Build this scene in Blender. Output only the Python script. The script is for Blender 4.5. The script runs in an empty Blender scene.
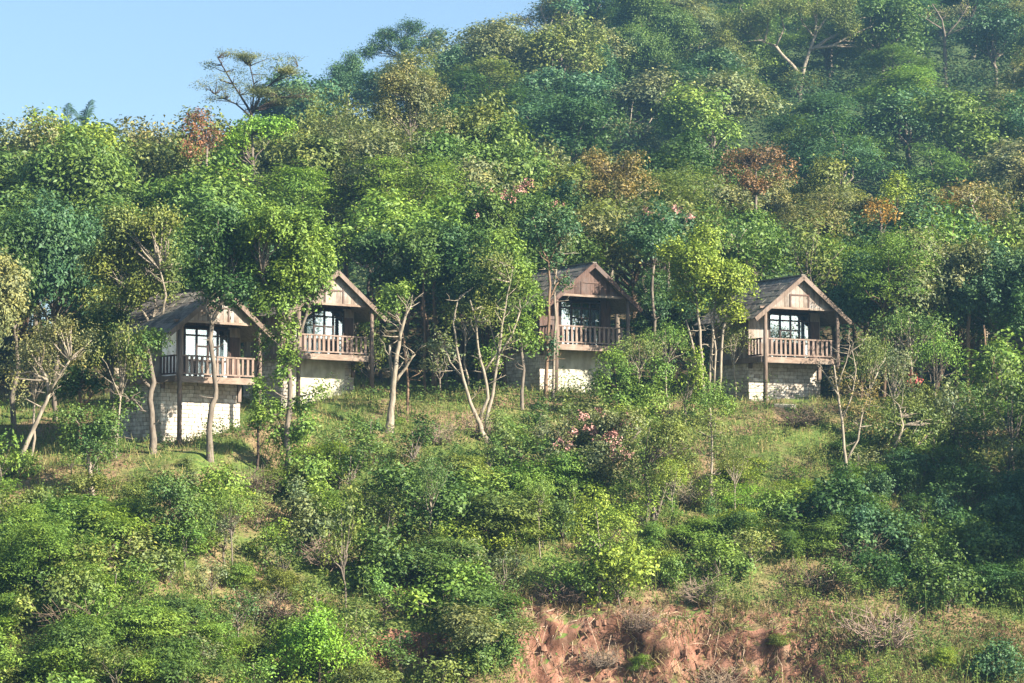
import bpy, math, random
import numpy as np
from mathutils import Vector, Matrix

R_ = math.radians
scene = bpy.context.scene
COL = scene.collection

# ------------------------------------------------------------------ camera, light, exposure
PITCH = 4.0
CAM_D = 120.0
FPX = 2400.0
CAM_Z = -CAM_D * math.tan(R_(PITCH))
cam_data = bpy.data.cameras.new("camera")
cam_data.sensor_width = 36.0
cam_data.lens = 36.0 * FPX / 1024.0
cam_data.clip_start = 0.5
cam_data.clip_end = 5000.0
cam = bpy.data.objects.new("camera", cam_data)
COL.objects.link(cam)
cam.location = (0, -CAM_D, CAM_Z)
cam.rotation_euler = (R_(90 + PITCH), 0, 0)
scene.camera = cam

SUN_AZ = 60.0      # to the right of straight back towards the camera
SUN_EL = 29.5
world = bpy.data.worlds.new("World")
scene.world = world
world.use_nodes = True
wn = world.node_tree
wn.nodes.clear()
sky = wn.nodes.new("ShaderNodeTexSky")
sky.sky_type = 'NISHITA'
sky.sun_disc = False
sky.sun_elevation = R_(SUN_EL)
sky.sun_rotation = R_(180 - SUN_AZ)
sky.air_density = 1.0
sky.dust_density = 1.0
sky.ozone_density = 2.2
bg = wn.nodes.new("ShaderNodeBackground")
bg.inputs["Strength"].default_value = 0.05
wo = wn.nodes.new("ShaderNodeOutputWorld")
wn.links.new(sky.outputs[0], bg.inputs[0])
wn.links.new(bg.outputs[0], wo.inputs[0])

sun_data = bpy.data.lights.new("sun", 'SUN')
sun_data.energy = 5.0
sun_data.angle = R_(0.53)
sun_data.color = (1.0, 0.93, 0.80)
sun = bpy.data.objects.new("sun", sun_data)
COL.objects.link(sun)
sdir = Vector((math.sin(R_(SUN_AZ)) * math.cos(R_(SUN_EL)), -math.cos(R_(SUN_AZ)) * math.cos(R_(SUN_EL)), math.sin(R_(SUN_EL))))
sun.rotation_euler = (-sdir).to_track_quat('-Z', 'Y').to_euler()
sun.location = sdir * 200

scene.view_settings.view_transform = 'Standard'
scene.view_settings.look = 'None'
scene.view_settings.gamma = 1.0
scene.view_settings.use_curve_mapping = False
scene.view_settings.exposure = 2.12
scene.cycles.max_bounces = 5
scene.cycles.diffuse_bounces = 3
scene.cycles.glossy_bounces = 2
scene.cycles.transmission_bounces = 3
scene.cycles.transparent_max_bounces = 8
scene.cycles.volume_bounces = 0

HAZE_DENSITY = 0.0005

# ------------------------------------------------------------------ projection helpers
cp, sp_ = math.cos(R_(PITCH)), math.sin(R_(PITCH))

def pix(px, py, Y):
    """point of the plane y=Y seen at photo pixel (px, py)"""
    dx, dz = (px - 512) / FPX, (341.5 - py) / FPX
    d = Vector((dx, cp - dz * sp_, sp_ + dz * cp))
    t = (Y + CAM_D) / d.y
    return Vector((d.x * t, Y, CAM_Z + d.z * t))

def proj(p):
    x, y, z = p[0], p[1] + CAM_D, p[2] - CAM_Z
    dep = y * cp + z * sp_
    up = -y * sp_ + z * cp
    return 512 + FPX * x / dep, 341.5 - FPX * up / dep

def mpp(Y):
    return (Y + CAM_D) / FPX

# ------------------------------------------------------------------ terrain
HX = [-60, -22, -14.0, -8.9, 3.65, 14.2, 24, 60]
HZ = [-6.5, -5.9, -5.1, -3.0, -2.5, -3.15, -3.2, -3.1]
HY = [-12, -12, -12, -3.0, 0, 0, 2, 4]
GT = [-400, -75, -50, -40, -30, -24, -20, -3, 0, 5, 40, 75, 900]
GZ = [-30, -29, -23, -19.5, -14.2, -10.6, -8.5, -0.8, 0, 0.25, 8.6, 9.5, 9.5]
RX = [-200, -60, -38, -31, -27, -22, -12, -4, 4, 10, 25, 50, 120, 400]
RZ = [3, 3, 4, 5, 10, 23, 31.5, 35.5, 40, 45, 57, 63, 70, 74]

def vnoise(x, y, seed=0):
    """cheap smooth value noise, vectorised"""
    x = np.asarray(x, float); y = np.asarray(y, float)
    xi, yi = np.floor(x), np.floor(y)
    fx, fy = x - xi, y - yi
    fx, fy = fx * fx * (3 - 2 * fx), fy * fy * (3 - 2 * fy)
    def h(a, b):
        v = np.sin(a * 127.1 + b * 311.7 + seed * 74.7) * 43758.5453
        return v - np.floor(v)
    return (h(xi, yi) * (1 - fx) + h(xi + 1, yi) * fx) * (1 - fy) + (h(xi, yi + 1) * (1 - fx) + h(xi + 1, yi + 1) * fx) * fy - 0.5

def sstep(a, b, x):
    t = np.clip((x - a) / (b - a), 0, 1)
    return t * t * (3 - 2 * t)

def height(x, Y):
    x = np.asarray(x, float); Y = np.asarray(Y, float)
    hy = np.interp(x, HX, HY)
    t = Y - hy
    z = np.interp(x, HX, HZ) + np.interp(t, GT, GZ)
    # cut bank of red earth
    w = sstep(0.0, 1.0, x) * (1 - sstep(9.0, 15.0, x))
    lip = -22.8 + 1.0 * vnoise(x * 0.35, x * 0 + 3, 5) + 0.7 * vnoise(x * 1.3, x * 0 + 9, 6)
    z = z - w * 2.1 * sstep(0, 1.5, lip - Y) * (1 - 0.7 * sstep(4, 14, lip - Y))
    # a second little scarp
    w2 = sstep(-5.5, -4.6, x) * (1 - sstep(-2.5, -1.5, x))
    z = z - w2 * 1.0 * sstep(0, 0.9, -25 - Y) * (1 - sstep(4, 10, -25 - Y))
    # far hill
    hill = z + 0.42 * np.clip(Y - 60, 0, None)
    rz = np.interp(x, RX, RZ)
    k = 6.0
    d = np.clip(0.5 + 0.5 * (rz - hill) / k, 0, 1)
    sm = rz * (1 - d) + hill * d - k * d * (1 - d)
    z = np.where(Y > 60, np.maximum(sm, np.minimum(z, rz)), z)
    z = z - 0.12 * np.clip(Y - 260, 0, None) * (Y > 260)
    near = (Y < 60)
    z = z + np.where(near, 0.5 * vnoise(x * 0.22, Y * 0.22, 1) + 0.22 * vnoise(x * 0.8, Y * 0.8, 2), 3.0 * vnoise(x * 0.06, Y * 0.06, 3))
    return z

def hgt(x, Y):
    return float(height(x, Y))

# ------------------------------------------------------------------ tagging
used_labels = {}
def tag(o, label=None, cat=None, group=None, kind=None):
    if label: o["label"] = label
    if cat: o["category"] = cat
    if group: o["group"] = group
    if kind: o["kind"] = kind
    return o

def empty(name, loc=(0, 0, 0), rz=0.0):
    o = bpy.data.objects.new(name, None)
    o.empty_display_size = 0.3
    COL.objects.link(o)
    o.location = loc
    o.rotation_euler = (0, 0, rz)
    return o

def link(name, mesh, parent=None):
    o = bpy.data.objects.new(name, mesh)
    COL.objects.link(o)
    if parent: o.parent = parent
    return o

# ------------------------------------------------------------------ materials
def new_mat(name):
    m = bpy.data.materials.new(name)
    m.use_nodes = True
    nt = m.node_tree
    nt.nodes.clear()
    out = nt.nodes.new("ShaderNodeOutputMaterial")
    return m, nt, out

def N(nt, t, **kw):
    n = nt.nodes.new(t)
    for k, v in kw.items():
        if k in n.inputs.keys(): n.inputs[k].default_value = v
        else: setattr(n, k, v)
    return n

def ramp(nt, stops):
    r = nt.nodes.new("ShaderNodeValToRGB")
    e = r.color_ramp.elements
    while len(e) < len(stops): e.new(0.5)
    for i, (p, c) in enumerate(stops):
        e[i].position = p
        e[i].color = (c[0], c[1], c[2], 1) if len(c) == 3 else c
    return r

def mixc(nt, fac, a, b, mode='MIX'):
    m = nt.nodes.new("ShaderNodeMix")
    m.data_type = 'RGBA'
    m.blend_type = mode
    for sock, v in ((0, fac), (6, a), (7, b)):
        if hasattr(v, "is_linked") or isinstance(v, bpy.types.NodeSocket): nt.links.new(v, m.inputs[sock])
        else: m.inputs[sock].default_value = v if sock == 0 else (*v, 1)
    return m.outputs[2]

def leaf_material(name, translucent=0.2, rough=0.55, spec=0.25):
    m, nt, out = new_mat(name)
    oi = N(nt, "ShaderNodeObjectInfo")
    geo = N(nt, "ShaderNodeNewGeometry")
    tc = N(nt, "ShaderNodeTexCoord")
    noise = N(nt, "ShaderNodeTexNoise", Scale=0.55, Detail=2.0)
    nt.links.new(tc.outputs["Object"], noise.inputs["Vector"])
    # leaf by leaf tone: some old and dark, some young and yellower
    tone = ramp(nt, [(0.0, (0.62, 0.68, 0.72)), (0.5, (1.0, 1.0, 1.0)), (0.88, (1.22, 1.18, 0.95)), (1.0, (1.5, 1.32, 1.0))])
    nt.links.new(geo.outputs["Random Per Island"], tone.inputs[0])
    c1 = mixc(nt, 1.0, oi.outputs["Color"], tone.outputs[0], 'MULTIPLY')
    sp = ramp(nt, [(0.3, (0.72, 0.85, 0.95)), (0.7, (1.25, 1.12, 0.9))])
    nt.links.new(noise.outputs[0], sp.inputs[0])
    c2 = mixc(nt, 1.0, c1, sp.outputs[0], 'MULTIPLY')
    p = N(nt, "ShaderNodeBsdfPrincipled", Roughness=rough)
    p.inputs["Specular IOR Level"].default_value = spec
    nt.links.new(c2, p.inputs["Base Color"])
    t = N(nt, "ShaderNodeBsdfTranslucent")
    c3 = mixc(nt, 1.0, c2, (1.25, 1.35, 0.55), 'MULTIPLY')
    nt.links.new(c3, t.inputs[0])
    mx = N(nt, "ShaderNodeMixShader")
    mx.inputs[0].default_value = translucent
    nt.links.new(p.outputs[0], mx.inputs[1])
    nt.links.new(t.outputs[0], mx.inputs[2])
    nt.links.new(mx.outputs[0], out.inputs[0])
    return m

def bark_material(name):
    m, nt, out = new_mat(name)
    oi = N(nt, "ShaderNodeObjectInfo")
    tc = N(nt, "ShaderNodeTexCoord")
    mp = N(nt, "ShaderNodeMapping")
    mp.inputs["Scale"].default_value = (6, 6, 1.4)
    nt.links.new(tc.outputs["Object"], mp.inputs[0])
    noise = N(nt, "ShaderNodeTexNoise", Scale=1.6, Detail=5.0)
    nt.links.new(mp.outputs[0], noise.inputs["Vector"])
    r = ramp(nt, [(0.3, (0.55, 0.52, 0.5)), (0.55, (1, 1, 1)), (0.75, (1.3, 1.27, 1.2))])
    nt.links.new(noise.outputs[0], r.inputs[0])
    c = mixc(nt, 1.0, oi.outputs["Color"], r.outputs[0], 'MULTIPLY')
    p = N(nt, "ShaderNodeBsdfPrincipled", Roughness=0.9)
    p.inputs["Specular IOR Level"].default_value = 0.15
    nt.links.new(c, p.inputs["Base Color"])
    b = N(nt, "ShaderNodeBump", Strength=0.5, Distance=0.03)
    nt.links.new(noise.outputs[0], b.inputs["Height"])
    nt.links.new(b.outputs[0], p.inputs["Normal"])
    nt.links.new(p.outputs[0], out.inputs[0])
    return m

def piece_material(name, dark, light, scale=(8, 8, 1.2), rough=0.85, spec=0.2, stain=None):
    """built of separate boards or blocks: every piece has a tone of its own, plus grain and stains"""
    m, nt, out = new_mat(name)
    geo = N(nt, "ShaderNodeNewGeometry")
    tc = N(nt, "ShaderNodeTexCoord")
    mp = N(nt, "ShaderNodeMapping")
    mp.inputs["Scale"].default_value = scale
    nt.links.new(tc.outputs["Object"], mp.inputs[0])
    grain = N(nt, "ShaderNodeTexNoise", Scale=2.0, Detail=5.0)
    nt.links.new(mp.outputs[0], grain.inputs["Vector"])
    base = ramp(nt, [(0.0, dark), (1.0, light)])
    nt.links.new(geo.outputs["Random Per Island"], base.inputs[0])
    gr = ramp(nt, [(0.3, (0.6, 0.58, 0.56)), (0.55, (1, 1, 1)), (0.8, (1.3, 1.3, 1.3))])
    nt.links.new(grain.outputs[0], gr.inputs[0])
    c = mixc(nt, 1.0, base.outputs[0], gr.outputs[0], 'MULTIPLY')
    if stain:
        n2 = N(nt, "ShaderNodeTexNoise", Scale=1.1, Detail=4.0)
        nt.links.new(tc.outputs["Object"], n2.inputs["Vector"])
        r2 = ramp(nt, [(0.48, (0, 0, 0)), (0.68, (1, 1, 1))])
        nt.links.new(n2.outputs[0], r2.inputs[0])
        c = mixc(nt, r2.outputs[0], c, stain)
    p = N(nt, "ShaderNodeBsdfPrincipled", Roughness=rough)
    p.inputs["Specular IOR Level"].default_value = spec
    nt.links.new(c, p.inputs["Base Color"])
    b = N(nt, "ShaderNodeBump", Strength=0.4, Distance=0.02)
    nt.links.new(grain.outputs[0], b.inputs["Height"])
    nt.links.new(b.outputs[0], p.inputs["Normal"])
    nt.links.new(p.outputs[0], out.inputs[0])
    return m

M_LEAF = leaf_material("leaf")
M_FINE = leaf_material("fine_leaf", 0.3, 0.6, 0.2)
M_BARK = bark_material("bark")
M_WOOD = piece_material("weathered_boards", (0.12, 0.088, 0.066), (0.285, 0.225, 0.18), stain=(0.26, 0.235, 0.21))
M_DWOOD = piece_material("dark_boards", (0.05, 0.03, 0.024), (0.12, 0.072, 0.055), stain=(0.10, 0.075, 0.065))
M_POST = piece_material("brown_timber", (0.11, 0.078, 0.058), (0.165, 0.12, 0.092), stain=(0.18, 0.135, 0.11))
M_RAIL = piece_material("rail_timber", (0.14, 0.095, 0.072), (0.235, 0.168, 0.13), stain=(0.21, 0.16, 0.14))
M_EDGE = piece_material("floor_edge_timber", (0.15, 0.105, 0.078), (0.23, 0.165, 0.125), scale=(1.2, 8, 8), stain=(0.24, 0.195, 0.155))
M_SHINGLE = piece_material("wood_shingles", (0.065, 0.055, 0.05), (0.21, 0.18, 0.155), scale=(4, 4, 4), stain=(0.17, 0.155, 0.12))
M_STONE = piece_material("whitewashed_stone", (0.33, 0.285, 0.23), (0.57, 0.51, 0.425), scale=(3, 3, 3), stain=(0.33, 0.27, 0.21))
M_MORTAR = piece_material("mortar", (0.17, 0.14, 0.11), (0.20, 0.165, 0.13), scale=(3, 3, 3))
M_PLASTER = piece_material("pale_plaster", (0.40, 0.375, 0.29), (0.43, 0.40, 0.31), scale=(1.5, 1.5, 0.6), stain=(0.26, 0.245, 0.18))
M_WHITE = piece_material("white_panel", (0.70, 0.70, 0.68), (0.74, 0.74, 0.72), scale=(2, 2, 1))
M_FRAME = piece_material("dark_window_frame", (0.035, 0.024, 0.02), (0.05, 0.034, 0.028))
M_CURT = piece_material("white_curtain", (0.70, 0.72, 0.74), (0.80, 0.81, 0.82), scale=(14, 14, 0.3))

def glass_material():
    m, nt, out = new_mat("window_glass")
    fr = N(nt, "ShaderNodeFresnel", IOR=1.6)
    tr = N(nt, "ShaderNodeBsdfTransparent")
    tr.inputs[0].default_value = (0.82, 0.88, 0.9, 1)
    gl = N(nt, "ShaderNodeBsdfGlossy", Roughness=0.03)
    ma = N(nt, "ShaderNodeMath", operation='MULTIPLY_ADD')
    ma.inputs[1].default_value = 1.4; ma.inputs[2].default_value = 0.28
    nt.links.new(fr.outputs[0], ma.inputs[0])
    mx = N(nt, "ShaderNodeMixShader")
    nt.links.new(ma.outputs[0], mx.inputs[0])
    nt.links.new(tr.outputs[0], mx.inputs[1])
    nt.links.new(gl.outputs[0], mx.inputs[2])
    nt.links.new(mx.outputs[0], out.inputs[0])
    return m
M_GLASS = glass_material()

def blossom_material():
    m, nt, out = new_mat("blossom")
    geo = N(nt, "ShaderNodeNewGeometry")
    oi = N(nt, "ShaderNodeObjectInfo")
    r = ramp(nt, [(0, (0.6, 0.6, 0.6)), (1, (1.35, 1.35, 1.35))])
    nt.links.new(geo.outputs["Random Per Island"], r.inputs[0])
    c = mixc(nt, 1.0, oi.outputs["Color"], r.outputs[0], 'MULTIPLY')
    p = N(nt, "ShaderNodeBsdfPrincipled", Roughness=0.7)
    nt.links.new(c, p.inputs["Base Color"])
    nt.links.new(p.outputs[0], out.inputs[0])
    return m
M_BLOSSOM = blossom_material()

def terrain_material():
    m, nt, out = new_mat("hillside_soil")
    geo = N(nt, "ShaderNodeNewGeometry")
    n1 = N(nt, "ShaderNodeTexNoise", Scale=0.30, Detail=6.0, Roughness=0.6)
    n2 = N(nt, "ShaderNodeTexNoise", Scale=2.6, Detail=6.0, Roughness=0.65)
    n3 = N(nt, "ShaderNodeTexNoise", Scale=0.9, Detail=5.0)
    for n in (n1, n2, n3): nt.links.new(geo.outputs["Position"], n.inputs["Vector"])
    soil = ramp(nt, [(0.3, (0.11, 0.072, 0.04)), (0.5, (0.185, 0.125, 0.068)), (0.7, (0.24, 0.175, 0.095))])
    nt.links.new(n2.outputs[0], soil.inputs[0])
    green = ramp(nt, [(0.35, (0.05, 0.085, 0.02)), (0.65, (0.12, 0.15, 0.035))])
    nt.links.new(n2.outputs[0], green.inputs[0])
    gm = ramp(nt, [(0.44, (0, 0, 0)), (0.56, (1, 1, 1))])
    nt.links.new(n1.outputs[0], gm.inputs[0])
    c = mixc(nt, gm.outputs[0], soil.outputs[0], green.outputs[0])
    # leaf litter under the forest, green sward on the far hill
    sy = N(nt, "ShaderNodeSeparateXYZ"); nt.links.new(geo.outputs["Position"], sy.inputs[0])
    m1 = N(nt, "ShaderNodeMapRange"); nt.links.new(sy.outputs[1], m1.inputs[0]); m1.inputs[1].default_value = 4.0; m1.inputs[2].default_value = 9.0
    m2 = N(nt, "ShaderNodeMapRange"); nt.links.new(sy.outputs[1], m2.inputs[0]); m2.inputs[1].default_value = 48.0; m2.inputs[2].default_value = 62.0
    litter = ramp(nt, [(0.35, (0.045, 0.035, 0.02)), (0.65, (0.10, 0.075, 0.04))])
    sward = ramp(nt, [(0.35, (0.035, 0.065, 0.025)), (0.65, (0.075, 0.10, 0.035))])
    nt.links.new(n2.outputs[0], litter.inputs[0]); nt.links.new(n2.outputs[0], sward.inputs[0])
    c = mixc(nt, m1.outputs[0], c, litter.outputs[0])
    c = mixc(nt, m2.outputs[0], c, sward.outputs[0])
    # bare steep banks show red earth
    red = ramp(nt, [(0.32, (0.085, 0.05, 0.032)), (0.46, (0.165, 0.082, 0.055)), (0.56, (0.215, 0.108, 0.072)), (0.72, (0.20, 0.14, 0.09))])
    nt.links.new(n3.outputs[0], red.inputs[0])
    streak = N(nt, "ShaderNodeTexNoise", Scale=1.0, Detail=5.0)
    mp = N(nt, "ShaderNodeMapping"); mp.inputs["Scale"].default_value = (3.0, 3.0, 1.7)
    nt.links.new(geo.outputs["Position"], mp.inputs[0]); nt.links.new(mp.outputs[0], streak.inputs["Vector"])
    sr = ramp(nt, [(0.35, (0.55, 0.5, 0.45)), (0.6, (1.15, 1.15, 1.15))])
    nt.links.new(streak.outputs[0], sr.inputs[0])
    redc = mixc(nt, 1.0, red.outputs[0], sr.outputs[0], 'MULTIPLY')
    sx = N(nt, "ShaderNodeSeparateXYZ")
    nt.links.new(geo.outputs["True Normal"], sx.inputs[0])
    sl = ramp(nt, [(0.66, (1, 1, 1)), (0.82, (0, 0, 0))])
    nt.links.new(sx.outputs[2], sl.inputs[0])
    inv = N(nt, "ShaderNodeMath", operation='SUBTRACT'); inv.inputs[0].default_value = 1.0; nt.links.new(m1.outputs[0], inv.inputs[1])
    sm_ = N(nt, "ShaderNodeMath", operation='MULTIPLY'); nt.links.new(sl.outputs[0], sm_.inputs[0]); nt.links.new(inv.outputs[0], sm_.inputs[1])
    c = mixc(nt, sm_.outputs[0], c, redc)
    p = N(nt, "ShaderNodeBsdfPrincipled", Roughness=0.95)
    p.inputs["Specular IOR Level"].default_value = 0.1
    nt.links.new(c, p.inputs["Base Color"])
    b = N(nt, "ShaderNodeBump", Strength=0.8, Distance=0.15)
    nt.links.new(n2.outputs[0], b.inputs["Height"])
    nt.links.new(b.outputs[0], p.inputs["Normal"])
    nt.links.new(p.outputs[0], out.inputs[0])
    return m

def ground_cover_material(name, stops, scale=0.3):
    m, nt, out = new_mat(name)
    geo = N(nt, "ShaderNodeNewGeometry")
    n1 = N(nt, "ShaderNodeTexNoise", Scale=scale, Detail=4.0)
    nt.links.new(geo.outputs["Position"], n1.inputs["Vector"])
    ad = N(nt, "ShaderNodeMath", operation='MULTIPLY_ADD')
    ad.inputs[1].default_value = 0.34
    nt.links.new(geo.outputs["Random Per Island"], ad.inputs[0])
    sb = N(nt, "ShaderNodeMath", operation='SUBTRACT'); sb.inputs[1].default_value = 0.17
    nt.links.new(n1.outputs[0], sb.inputs[0])
    nt.links.new(sb.outputs[0], ad.inputs[2])
    r = ramp(nt, stops)
    nt.links.new(ad.outputs[0], r.inputs[0])
    p = N(nt, "ShaderNodeBsdfPrincipled", Roughness=0.7)
    p.inputs["Specular IOR Level"].default_value = 0.2
    nt.links.new(r.outputs[0], p.inputs["Base Color"])
    t = N(nt, "ShaderNodeBsdfTranslucent")
    nt.links.new(r.outputs[0], t.inputs[0])
    mx = N(nt, "ShaderNodeMixShader"); mx.inputs[0].default_value = 0.3
    nt.links.new(p.outputs[0], mx.inputs[1]); nt.links.new(t.outputs[0], mx.inputs[2])
    nt.links.new(mx.outputs[0], out.inputs[0])
    return m

# ------------------------------------------------------------------ mesh helpers
def quads_mesh(name, verts, mat):
    """verts: (n,4,3) separate quads"""
    n = len(verts)
    me = bpy.data.meshes.new(name)
    me.vertices.add(n * 4)
    me.vertices.foreach_set("co", np.ascontiguousarray(verts, dtype=np.float32).ravel())
    me.loops.add(n * 4)
    me.loops.foreach_set("vertex_index", np.arange(n * 4, dtype=np.int32))
    me.polygons.add(n)
    me.polygons.foreach_set("loop_start", np.arange(0, n * 4, 4, dtype=np.int32))
    me.update(calc_edges=True)
    me.materials.append(mat)
    return me

def norm(a):
    return a / np.maximum(np.linalg.norm(a, axis=-1, keepdims=True), 1e-9)

def leaf_quads(rng, pos, nrm, length, width, along=None):
    n = len(pos)
    r = rng.normal(size=(n, 3)) if along is None else along + 0.35 * rng.normal(size=(n, 3))
    t = norm(r - nrm * np.sum(r * nrm, axis=1, keepdims=True))
    b = np.cross(nrm, t)
    L = (length * rng.uniform(0.65, 1.3, n))[:, None]
    W = (width * rng.uniform(0.65, 1.3, n))[:, None]
    fold = nrm * L * 0.10
    v = np.empty((n, 4, 3))
    v[:, 0] = pos - t * L * 0.5
    v[:, 1] = pos + b * W * 0.5 + fold + t * L * 0.05
    v[:, 2] = pos + t * L * 0.5 - fold * 0.6
    v[:, 3] = pos - b * W * 0.5 + fold + t * L * 0.05
    return v

def lobes_to_leaves(rng, lobes, twigs, per, length, width, sig, flat=0.0, up=0.35, fill=0.1):
    """lobes: list of (center(3), radii(3)). Leaves sit in tufts round twig tips near each lobe's surface."""
    out = []
    for c, r in lobes:
        c = np.asarray(c, float); r = np.asarray(r, float)
        area = (r[0] * r[1] + r[0] * r[2] + r[1] * r[2]) / 3
        nt_ = max(5, int(twigs * area))
        d = norm(rng.normal(size=(nt_, 3)) + np.array([0, 0, up]))
        rad = rng.uniform(0.62, 1.06, nt_) ** 1.0
        sprig = rng.random(nt_) < .13          # twigs that stick out of the mass
        rad[sprig] *= rng.uniform(1.1, 1.55, sprig.sum())
        inner = rng.random(nt_) < fill
        rad[inner] *= rng.uniform(0.2, 0.8, inner.sum())
        tip = c + d * r * rad[:, None]
        k = rng.integers(int(per * 0.5), int(per * 1.5) + 1, nt_)
        idx = np.repeat(np.arange(nt_), k)
        n = len(idx)
        s = np.array([sig, sig, sig * (1 - flat)])
        off = rng.normal(size=(n, 3)) * s
        pos = tip[idx] + off
        nr = norm(0.7 * d[idx] + np.array([0, 0, 0.45 + flat]) + 0.42 * rng.normal(size=(n, 3)))
        out.append(leaf_quads(rng, pos, nr, length, width, along=norm(off + 1e-6) if flat > 0.3 else None))
    return np.concatenate(out)

def tube_quads(lines, sides=6):
    """lines: list of (points, radii) -> verts, faces"""
    V, F = [], []
    for pts, rad in lines:
        pts = [Vector(p) for p in pts]
        base = len(V)
        for i, p in enumerate(pts):
            d = (pts[min(i + 1, len(pts) - 1)] - pts[max(i - 1, 0)])
            if d.length < 1e-6: d = Vector((0, 0, 1))
            d.normalize()
            a = d.orthogonal() if abs(d.x) > 0.9 else d.cross(Vector((1, 0, 0)))
            a.normalize()
            b = d.cross(a)
            for k in range(sides):
                an = 2 * math.pi * k / sides
                V.append(p + (a * math.cos(an) + b * math.sin(an)) * rad[i])
        for i in range(len(pts) - 1):
            for k in range(sides):
                k2 = (k + 1) % sides
                F.append((base + i * sides + k, base + i * sides + k2, base + (i + 1) * sides + k2, base + (i + 1) * sides + k))
        F.append(tuple(base + (len(pts) - 1) * sides + k for k in range(sides)))
        F.append(tuple(base + k for k in reversed(range(sides))))
    return V, F

def tube_mesh(name, lines, mat, sides=6):
    V, F = tube_quads(lines, sides)
    me = bpy.data.meshes.new(name)
    me.from_pydata([tuple(v) for v in V], [], F)
    me.materials.append(mat)
    me.polygons.foreach_set("use_smooth", np.ones(len(me.polygons), dtype=bool))
    me.update()
    return me

def curve_pts(rnd, a, b, n, wob):
    a, b = Vector(a), Vector(b)
    L = (b - a).length
    out = []
    for i in range(n + 1):
        t = i / n
        p = a.lerp(b, t)
        if 0 < i < n:
            p += Vector((rnd.uniform(-1, 1), rnd.uniform(-1, 1), rnd.uniform(-.4, .4))) * wob * L
        out.append(p)
    return out

def taper(r0, r1, n):
    return [r0 + (r1 - r0) * i / n for i in range(n + 1)]

class MB:
    """collects boxes into one mesh"""
    def __init__(self): self.V, self.F = [], []
    def box(self, x0, x1, y0, y1, z0, z1, M=None):
        b = len(self.V)
        for z in (z0, z1):
            for x, y in ((x0, y0), (x1, y0), (x1, y1), (x0, y1)):
                p = Vector((x, y, z))
                self.V.append(M @ p if M is not None else p)
        for f in ((3, 2, 1, 0), (4, 5, 6, 7), (0, 1, 5, 4), (1, 2, 6, 5), (2, 3, 7, 6), (3, 0, 4, 7)):
            self.F.append(tuple(b + i for i in f))
    def prism(self, poly, y0, y1):
        """poly in (x, z) counter-clockwise seen from -y"""
        b = len(self.V); n = len(poly)
        for y in (y0, y1):
            for x, z in poly: self.V.append(Vector((x, y, z)))
        self.F.append(tuple(b + i for i in range(n)))
        self.F.append(tuple(b + n + i for i in reversed(range(n))))
        for i in range(n):
            j = (i + 1) % n
            self.F.append((b + j, b + i, b + n + i, b + n + j))
    def build(self, name, mat, parent=None):
        me = bpy.data.meshes.new(name)
        me.from_pydata([tuple(v) for v in self.V], [], self.F)
        me.materials.append(mat)
        me.update()
        return link(name, me, parent)

# ------------------------------------------------------------------ terrain sheet and air
def build_terrain():
    xs = np.concatenate([np.linspace(-460, -60, 26)[:-1], np.linspace(-60, -34, 20)[:-1], np.linspace(-34, 34, 380), np.linspace(34, 70, 24)[1:], np.linspace(70, 460, 26)[1:]])
    ys = np.concatenate([np.linspace(-220, -60, 16)[:-1], np.linspace(-60, -40, 16)[:-1], np.linspace(-40, -29, 30)[:-1], np.linspace(-29, -20, 90)[:-1], np.linspace(-20, 14, 120)[:-1], np.linspace(14, 60, 60)[:-1], np.linspace(60, 260, 90)[:-1], np.linspace(260, 560, 16)])
    X, Y = np.meshgrid(xs, ys)
    Z = height(X, Y)
    # ragged face on the cut bank
    w = sstep(-1.0, 1.0, X) * (1 - sstep(10, 19.0, X)) * sstep(-28.5, -26, Y) * (1 - sstep(-22.6, -21.6, Y))
    Z = Z + w * (0.35 * vnoise(X * 2.3, Y * 2.3, 11) + 0.22 * vnoise(X * 5.5, Y * 5.5, 12))
    Yd = Y + w * (0.5 * vnoise(X * .9, Z * 1.1, 13) + 0.34 * vnoise(X * 2.4, Z * 2.8, 14) + .26 * vnoise(X * 5.1, Z * 6.0, 15))
    nx, ny = len(xs), len(ys)
    me = bpy.data.meshes.new("terrain")
    co = np.stack([X, Yd, Z], -1).reshape(-1, 3)
    i = np.arange(ny - 1)[:, None] * nx + np.arange(nx - 1)[None, :]
    f = np.stack([i, i + 1, i + nx + 1, i + nx], -1).reshape(-1, 4)
    me.vertices.add(len(co)); me.vertices.foreach_set("co", co.astype(np.float32).ravel())
    me.loops.add(f.size); me.loops.foreach_set("vertex_index", f.astype(np.int32).ravel())
    me.polygons.add(len(f)); me.polygons.foreach_set("loop_start", np.arange(0, f.size, 4, dtype=np.int32))
    me.update(calc_edges=True)
    me.polygons.foreach_set("use_smooth", np.ones(len(f), dtype=bool))
    me.materials.append(terrain_material())
    o = link("terrain", me)
    tag(o, "steep tan and green hillside with a bare red earth bank", "hillside", kind="structure")
build_terrain()

def build_haze():
    mb = MB()
    mb.box(-480, 480, -240, 580, -33, 118)
    m, nt, out = new_mat("haze_air")
    v = N(nt, "ShaderNodeVolumePrincipled")
    v.inputs["Color"].default_value = (0.38, 0.72, 1.0, 1)
    v.inputs["Density"].default_value = HAZE_DENSITY
    v.inputs["Anisotropy"].default_value = 0.55
    nt.links.new(v.outputs[0], out.inputs["Volume"])
    o = mb.build("haze", m)
    tag(o, "thin blue haze in the air over the valley and hillside", "haze", kind="stuff")
if HAZE_DENSITY > 0: build_haze()

# ------------------------------------------------------------------ huts
HW = 4.42          # width between the front posts
HD = 3.4           # depth of the room
BAL = 1.3          # depth of the balcony
HUT_A = 35.0

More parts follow.
